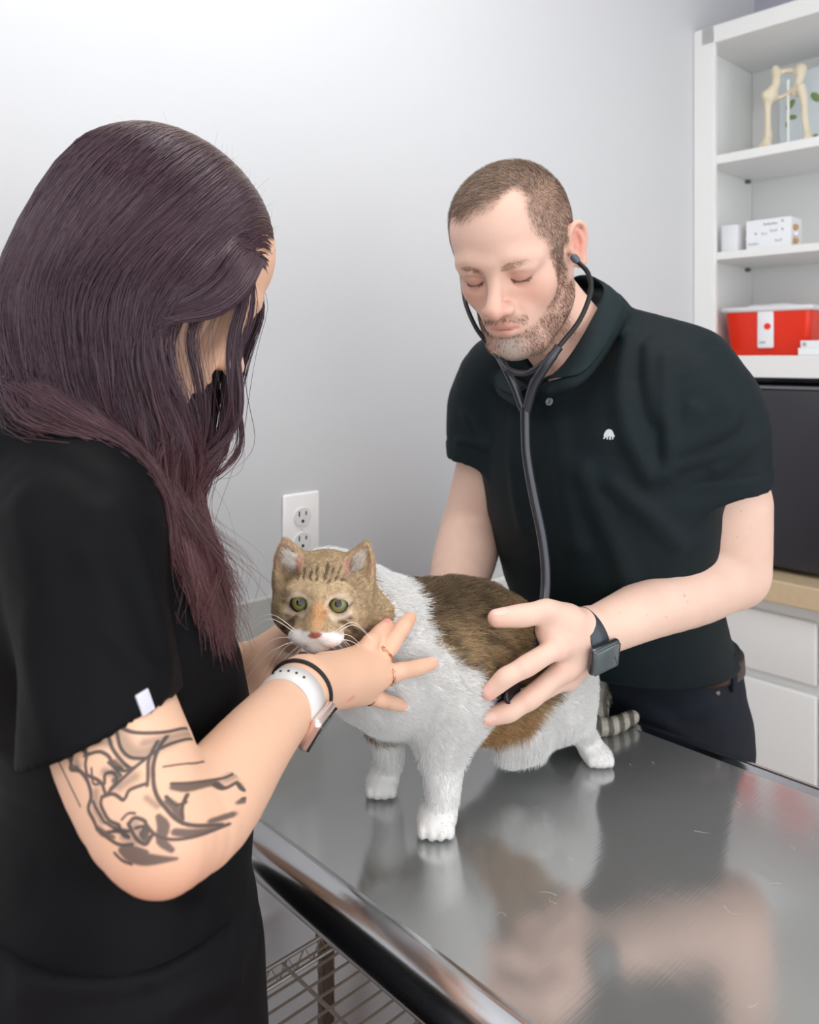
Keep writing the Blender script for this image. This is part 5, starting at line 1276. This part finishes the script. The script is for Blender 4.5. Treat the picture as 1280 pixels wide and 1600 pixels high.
# ================================================================== the cat
A4 = [np.array(x) for x in ((-.038, .903, 1.080), (.008, .945, 1.070), (.068, .985, 1.056), (.128, 1.03, 1.018), (.180, 1.068, .998))]
CX = nrm((.79, .61, 0)); CS = nrm((.61, -.79, 0))
cat = empty('cat', (A4[2][0], A4[2][1], TZ)); tag(cat, 'tabby and white cat standing on the steel table looking at the camera', 'cat')
KS = 1.0
KM = Matrix.Translation(Vector(P(504, 936, .845))) @ (rotm(0, 0, 0) @ rotm(-5, 0, 0) @ rotm(0, 2, 0)).to_4x4() @ Matrix.Diagonal((1, 1, .88, 1))
KMn = np.array(KM)
kp = lambda x, y, z: (KMn @ np.array([x, y, z, 1.]))[:3]
tok = lambda p: (p-KMn[:3, 3]) @ np.linalg.inv(KMn[:3, :3]).T
def cat_head():
    f = Field()
    f.u(f_ell((0, .004, .006), (.0450, .046, .0360)))
    for s in (-1, 1):
        f.u(f_ell((s*.026, -.006, -.012), (.0240, .027, .0240)), .018)        # cheeks
        f.u(f_ell((s*.0125, -.0440, -.0310), (.0150, .0125, .0105)), .007)    # whisker pads
        f.u(f_ell((s*.020, -.030, .016), (.013, .011, .008)), .012)           # brow
    f.u(f_ell((0, -.032, -.023), (.020, .022, .018)), .014)                   # muzzle
    f.u(f_ell((0, -.040, -.0425), (.0120, .0115, .0080)), .008)               # chin
    f.u(f_chain([(0, -.036, .012), (0, -.046, -.004), (0, -.0525, -.019)], [.011, .0088, .0080]), .010)
    f.u(f_ell((0, -.0560, -.0235), (.0075, .0042, .0050)), .0025)             # nose
    for s in (-1, 1):
        f.sub(f_ell((s*.0044, -.0602, -.0250), (.0013, .0016, .0010)), .001)
        f.ridge([(0, -.060, -.028), (0, -.057, -.034), (s*.007, -.055, -.0385), (s*.016, -.047, -.0385)], .0012, -.0012)
        # eye socket
        Me = np.array(rotm(0, s*(14), s*(14)))
        f.sub(f_ell((s*.0200, -.0415, .0030), (.0086, .0100, .0060), Me), .0025)
        # ears
        a = np.array([s*.0220, .0040, .031]); tip = np.array([s*.0425, .006, .0655]); b = np.array([s*.0470, .006, .018])
        f.u(f_chain([a*.5+b*.5+[0, .004, -.004], a*.25+b*.25+tip*.5+[0, .003, 0], tip], [.0195, .0145, .0035], flat=((s*.35, 1, 0), 1.15)), .010)
        f.sub(f_chain([a*.5+b*.5+[s*.002, -.0155, .004], a*.25+b*.25+tip*.5+[s*.001, -.0105, .002], tip+[0, -.005, -.007]], [.0155, .0115, .0028]), .003)
    f.disp(lambda p: .0010*(fnoise(p*90, 4)-.5)*2)
    return f
cf = cat_head().xf(KMn)
sh_n = P(702, 1075, .925); 
cf.u(f_loft(A4, [.050, .062, .075, .074, .060], [.058, .084, .092, .078, .062], CS, 3), .02)
cf.u(f_chain([kp(0, .030, .002), kp(.020, .062, -.016), A4[1]+[-.01, -.004, .022]], [.043, .046, .058]), .025)
cf.u(f_chain([kp(0, .02, -.02), P(575, 1025, .89), P(618, 1058, .91)], [.034, .034, .047]), .03)        # chest
cf.u(f_ell(P(708, 1072, .915), (.044, .040, .058)), .025)                                             # near shoulder
pn = P(682, 1292, .8985); pn[2] = TZ+.012
cf.u(f_chain([P(702, 1105, .915), P(692, 1160, .905), P(692, 1212, .900), P(690, 1262, .900), pn+[.001, .006, .006]], [.038, .028, .0205, .0175, .0185]), .022)
cf.u(f_ell(pn+[-.001, -.008, .0015], (.0205, .0225, .0140)), .010)
for i, dx in enumerate((-.0145, -.005, .005, .0145)): cf.u(f_ell(pn+[dx-.001, -.0255+abs(i-1.5)*.0028, -.002], (.0056, .0085, .0080)), .003)
pf2 = P(598, 1228, .978); pf2[2] = TZ+.012
cf.u(f_chain([P(600, 1090, .945), P(604, 1140, .962), P(608, 1185, .972), pf2+[.002, .006, .006]], [.032, .0215, .0165, .0165]), .018)
cf.u(f_ell(pf2+[-.001, -.007, .0], (.0190, .0210, .0130)), .010)
for i, dx in enumerate((-.013, -.0045, .0045, .013)): cf.u(f_ell(pf2+[dx-.001, -.0235+abs(i-1.5)*.0025, -.002], (.0052, .0078, .0078)), .003)
ph = np.array([.238, 1.052, TZ+.011])
cf.u(f_ell(np.array([.176, 1.030, .992]), (.050, .046, .052)), .03)
cf.u(f_chain([np.array([.190, 1.012, .985]), P(888, 1108, 1.03), P(908, 1145, 1.045), ph+[-.004, .004, .008]], [.030, .0215, .0160, .0150]), .02)
cf.u(f_ell(ph+[.003, -.008, .0], (.0195, .0215, .0120)), .010)
for i, dx in enumerate((-.012, -.004, .0045, .0125)): cf.u(f_ell(ph+[dx+.004, -.0235+abs(i-1.5)*.002, -.002], (.005, .0078, .0072)), .003)
p2 = np.array([.150, 1.150, TZ+.012])
cf.u(f_chain([A4[4]+[-.03, .04, -.01], np.array([.165, 1.13, .945]), p2], [.045, .022, .017]), .03)
cf.u(f_ell(p2+[-.012, -.010, 0], (.022, .019, .013)), .008)
cf.u(f_chain([P(820, 1165, .985), P(800, 1178, .985)], [.022, .018]), .03)                               # loose belly skin
tl = [A4[4]+[.03, .03, .0], np.array([.262, 1.160, .95]), np.array([.268, 1.150, TZ+.016]), P(925, 1130, 1.125), P(955, 1129, 1.122), np.array([.316, 1.15, TZ+.013])]
tl[3][2] = TZ+.0135; tl[4][2] = TZ+.012
cf.u(f_chain(tl, [.020, .015, .0135, .0125, .0115, .009]), .012)
cf.cut(lambda p: TZ+.0004-p[:, 2], .001)
V, Q = cf.mesh([-.16, .78, TZ-.01], [.37, 1.22, 1.27], .0018, it=2)
N = vnormals(V, Q)
def catcol(V, r=None):
    """coat colour by where a hair grows"""
    n = len(V); L = tok(V); head = (np.linalg.norm(L*[1, .9, 1], axis=1) < .085) & (L[:, 1] < .040)
    s_ = (V-A4[0]) @ CX; z = V[:, 2]; side = (V-A4[0]) @ CS
    nz = fnoise(V*38, 31); nf = fnoise(V*260, 32); nm = fnoise(V*90, 33)
    tab = np.array(s8(184, 158, 122))*(1+.5*(nf-.5))[:, None]
    st_ = np.sin((s_*1.0+.35*(z-1.05)+.020*(nz-.5)*4)*2*math.pi/.034)
    dk = ss(st_, .05, .9)*.62+ss(z, 1.108, 1.150)*.85
    tab = mixc(tab, s8(86, 71, 56), np.clip(dk*(.5+nm), 0, .85))
    tab = mixc(tab, s8(196, 150, 98), .6*ss(-z, -1.03, -.985))
    w = np.array(s8(250, 249, 247))*(1+.04*(nf-.5))[:, None]
    b = np.interp(z, [.96, 1.00, 1.03, 1.06, 1.085, 1.11, 1.14], [.108, .112, .106, .092, .064, .042, .046])
    lowb = np.interp(s_, [0, .15, .18, .205, .23, .30], [.955, .960, .975, 1.012, 1.035, 1.035])
    wn = (nz-.5)*.030
    isw = np.maximum(1-ss(s_+wn, b-.004, b+.004), 1-ss(z+wn, lowb-.004, lowb+.006))
    tail = (z < .99) & (V[:, 1] > 1.09) & (V[:, 0] > .20)
    isw = np.where(z < .955, 1., isw)
    col = tab*(1-isw[:, None])+w*isw[:, None]
    tcol = np.where((np.sin(V[:, 0]*2*math.pi/.0175) > .0)[:, None], np.array(s8(190, 186, 176))[None], np.array(s8(112, 106, 96))[None])
    col = np.where(tail[:, None], tcol, col)
    # tabby rings on the far front leg
    fl = (np.abs(V[:, 0]-(-.030)) < .040) & (V[:, 1] > .935) & (z > .975) & (z < 1.035) & (s_ < .10)
    ring = fl & (np.sin(z*2*math.pi/.017+nz*3) > .35)
    col = np.where(fl[:, None], np.array(s8(214, 196, 176))[None]*.9, col); col = np.where(ring[:, None], np.array(s8(96, 78, 64))[None], col)
    # head
    L = L+(np.stack([vnoise(V*160, 51), vnoise(V*160, 52), vnoise(V*160, 53)], 1)-.5)*.0032
    x, y, zz = L[:, 0], L[:, 1], L[:, 2]; ab = np.abs(x)
    h = np.array(s8(184, 160, 128))*(1+.8*(nf-.5)+.5*(fnoise(V*420, 77)-.5))[:, None]
    stripe = lambda pts, wd: 1-ss(np.minimum(dchain(L, pts), dchain(L, [(-a, b_, c) for a, b_, c in pts])), wd*.5, wd)
    D = 0
    for pts, wd in (([(.0030, -.038, .013), (.0045, -.026, .034), (.0055, .000, .044)], .0023), ([(.0085, -.038, .016), (.0100, -.028, .032), (.0115, .000, .043)], .0022), ([(.0145, -.037, .019), (.0165, -.026, .032), (.0180, .000, .042)], .0023), ([(.0215, -.032, .022), (.0240, -.020, .033), (.027, -.002, .038)], .0022),
                    ([(.030, -.034, .004), (.038, -.022, .000), (.043, -.010, -.010), (.046, .004, -.012)], .0044), ([(.027, -.036, -.008), (.034, -.028, -.014), (.040, -.014, -.022)], .0046), ([(.022, -.040, -.013), (.030, -.034, -.020), (.037, -.020, -.030)], .0040), ([(.044, -.008, .010), (.049, .006, .004)], .004)):
        D = np.maximum(D, stripe(pts, wd)*np.where(nm > .30, 1, .6))
    h = mixc(h, s8(82, 66, 50), .85*D)
    h = mixc(h, s8(226, 208, 186), .75*(1-ss(dchain(L, [(.0085, -.046, .000), (.011, -.0455, .009), (.022, -.042, .0125), (.031, -.036, .006)]), .0020, .0050))+.75*(1-ss(dchain(L, [(-.0085, -.046, .000), (-.011, -.0455, .009), (-.022, -.042, .0125), (-.031, -.036, .006)]), .0020, .0050)))
    h = mixc(h, s8(232, 216, 198), .65*(1-ss(np.minimum(dchain(L, [(.011, -.045, -.006), (.022, -.042, -.0105), (.032, -.034, -.006)]), dchain(L, [(-.011, -.045, -.006), (-.022, -.042, -.0105), (-.032, -.034, -.006)])), .0015, .0045)))
    h = mixc(h, s8(206, 152, 104), .7*np.exp(-((x-.001)/.0062)**2)*ss(-y, .038, .046)*ss(zz, -.024, -.016)*(1-ss(zz, .002, .012)))
    h = mixc(h, s8(200, 122, 62), .5*blob(L, (.0075, -.050, -.004), (.004, .01, .009)))
    wm = np.maximum(blob(L, (.0, -.050, -.034), (.032, .030, .0145)), blob(L, (0, -.03, -.05), (.03, .04, .018)))
    h = mixc(h, s8(246, 242, 240), ss(wm*1.5+(nz-.5)*.4, .50, .72))
    h = mixc(h, s8(172, 104, 88), (1-ss(np.linalg.norm((L-[0, -.0575, -.0235])/[.0075, .006, .0054], axis=1), .85, 1.05)))
    dmth = np.minimum(dchain(L, [(0, -.061, -.028), (0, -.058, -.034), (.007, -.055, -.0385), (.016, -.047, -.0385)]), dchain(L, [(0, -.061, -.028), (0, -.058, -.034), (-.007, -.055, -.0385), (-.016, -.047, -.0385)]))
    h = mixc(h, s8(170, 140, 130), .6*(1-ss(dmth, .0004, .0012)))
    for s in (-1, 1):
        Me = np.array(rotm(0, s*(14), s*(14))); q_ = (L-[s*.0200, -.0415, .0030]) @ Me; e_ = np.linalg.norm(q_/[.0088, .012, .0063], axis=1)
        h = mixc(h, s8(40, 30, 26), (1-ss(e_, 1.04, 1.30))*(y < -.025))
        # inner ear
        tip = np.array([s*.0425, .006, .0655]); bs = np.array([s*.0345, .000, .032])
        inn = (1-ss(dchain(L, [tuple(bs+[0, -.006, 0]), tuple(bs*.5+tip*.5+[0, -.004, 0]), tuple(tip+[0, -.002, -.008])]), .0125, .0175))*(N_dot(L, s) if False else 1)
        front = ss(-y, -.004, .002)*ss(zz, .028, .034)
        h = mixc(h, s8(196, 150, 132), .9*np.clip(inn*front, 0, 1))
    col = np.where(head[:, None], h, col)
    neckw = (~head) & (s_ < .05) & (z > 1.02)
    patch = neckw & (L[:, 1] > .030) & (L[:, 1] < .040) & (L[:, 2] > -.01)
    col = np.where(patch[:, None], np.array(s8(150, 130, 104))*.95, col)
    return np.clip(col, 0, 1), head, isw
cc, headm, isw_ = catcol(V)
M_fur = mat('cat_coat', attr='col', rough=.75, spec=.15, bump=(700, .3, .0008))
M_furs = mat('cat_hairs', attr='col', rough=.55, spec=.2)
put('body', npmesh('cat_body', V, Q, cc), M_fur, cat, True, keep=True)
# coat
NF = 150000
def near_fur(c):
    L = tok(c); w_ = np.where(np.linalg.norm(L, axis=1) < .085, 1.7, 1.0)
    for s in (-1, 1):
        w_ *= ss(np.linalg.norm((L-[s*.0200, -.0415, .0030])/[.0092, .016, .0068], axis=1), 1.0, 1.15)
    w_ *= ss(np.linalg.norm((L-[0, -.0575, -.0235])/[.0080, .008, .0058], axis=1), .95, 1.15)
    cam_ = 1.0+.0*c[:, 0]; return w_+1e-6
Pn, Nn = scatter(V, Q, NF, near_fur, 41)
r = np.random.default_rng(42); L = tok(Pn); cN, hN, iw = catcol(Pn)
z = Pn[:, 2]
leg = z < .975; muz = hN & (L[:, 1] < -.030); paw = z < .93
ln = np.where(hN, .0050, np.where(leg, .0060, .0125)); ln = np.where(muz, .0028, ln); ln = np.where(paw, .0028, ln)
under = (~hN) & (z < 1.0) & (z > .94) & (Pn[:, 0] > .06); ln = np.where(under, .012, ln)
comb = np.tile(CX*.9+np.array([0, 0, -.45]), (len(Pn), 1)); comb[leg] = [.1, 0, -1.]
fwd = KMn[:3, :3]
hcomb_ = np.column_stack([L[:, 0]*14, np.full(len(L), .7), (L[:, 2]+.015)*12]) @ fwd.T; comb[hN] = hcomb_[hN]
comb /= np.linalg.norm(comb, axis=1)[:, None]
comb = comb+r.normal(0, .28, comb.shape); comb -= Nn*np.sum(comb*Nn, 1)[:, None]; comb /= np.maximum(np.linalg.norm(comb, axis=1), .3)[:, None]
ln = ln*r.uniform(.6, 1.25, len(Pn)); t_ = np.array([0, .35, .7, 1.])[None, :, None]
lay = np.where(hN, .34, .55)[:, None, None]
C = Pn[:, None, :]-Nn[:, None, :]*.0005+Nn[:, None, :]*ln[:, None, None]*lay*(t_*1.3-.5*t_**2)+comb[:, None, :]*ln[:, None, None]*(.9*t_**1.15)
C[:, :, 2] = np.maximum(C[:, :, 2], TZ+.0005)
jit = r.uniform(.48, 1.55, (len(Pn), 1)); jit = np.where(iw[:, None] > .5, r.uniform(.93, 1.03, (len(Pn), 1)), jit)
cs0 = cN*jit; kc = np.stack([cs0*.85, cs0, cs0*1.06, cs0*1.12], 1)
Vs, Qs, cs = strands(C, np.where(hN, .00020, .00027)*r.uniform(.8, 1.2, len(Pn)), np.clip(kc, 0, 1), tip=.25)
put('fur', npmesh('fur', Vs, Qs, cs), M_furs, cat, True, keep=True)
# eyes
def eye_mesh(c, rad, gaze):
    b = MB().ball(c, rad, 64).mesh('eye'); co = np.empty(len(b.vertices)*3); b.vertices.foreach_get('co', co); co = co.reshape(-1, 3)-np.asarray(c)
    g = nrm(gaze); a = np.degrees(np.arccos(np.clip(co @ g/rad, -1, 1)))
    col = np.tile(s8(126, 126, 76), (len(co), 1)); col = mixc(col, s8(92, 100, 62), .7*ss(a, 20, 44)); col = mixc(col, s8(150, 142, 80), .5*(1-ss(a, 20, 30)))
    col = mixc(col, s8(30, 26, 22), ss(a, 46, 54)); col = mixc(col, (.004, .004, .004), 1-ss(a, 19, 23))
    setcol(b, col); return b
M_eye = mat('cat_eye', attr='col', rough=.12, spec=.5, coat=.25)
for s in (-1, 1):
    c = kp(s*.0192, -.0322, .0030); put('eye', eye_mesh(c, .0105, (np.array([0, 0, EYE])-c)), M_eye, cat, True, keep=True)
# ear tufts and whiskers
tuf = []; r = np.random.default_rng(9)
for s in (-1, 1):
    tuf = []
    for k in range(240):
        a = kp(s*(.0265+r.uniform(0, .010)), -.002+r.uniform(-.003, .004), .030+r.uniform(0, .022)); e = kp(s*(.034+r.uniform(0, .012)), -.008+r.uniform(-.004, .003), .040+r.uniform(0, .022))
        m = (a+e)/2+KMn[:3, :3] @ np.array([0, -.003, .001]); tuf.append(crom([a, m, e], 5))
    Vs, Qs, cs = strands(np.array(tuf), .00016, np.tile(s8(236, 228, 220), (len(tuf), 1))); put('ear_hair', npmesh('ear_hair', Vs, Qs, cs), M_furs, cat, True, keep=True)
M_whk = mat('whisker_white', s8(250, 246, 244), .35)
wk = []
def whisk(s, row, x0, L_, dx, dz, sag):
    a = kp(s*x0, -.053, -.0310+row*.0035); mid = a+KMn[:3, :3] @ np.array([s*L_*.5*dx, .006, L_*.5*dz+sag*.010]); e = a+KMn[:3, :3] @ np.array([s*L_*dx, .022, L_*dz-sag*.012]); wk.append(crom([a, mid, e], 14))
for row, x0, L_, dx, dz, sag in ((1, .013, .062, .92, .10, 1.6), (1, .016, .055, .95, .02, 1.4), (0, .012, .066, .78, -.42, 1.2), (0, .015, .074, .72, -.66, .9), (0, .010, .058, .62, -.70, 1.), (-1, .011, .060, .55, -.86, .8), (-1, .014, .052, .66, -.58, 1.), (-1, .008, .050, .42, -.80, .6), (-2, .010, .046, .45, -.92, .6)):
    whisk(-1, row, x0, L_*1.22, dx, dz, sag); whisk(1, row, x0, L_*.80, dx, dz*.55, sag*.8)
Vs, Qs, _ = strands(np.array(wk), .00038, sides=6, tip=.2); put('whiskers', npmesh('whiskers', Vs, Qs), M_whk, cat, True, keep=True)
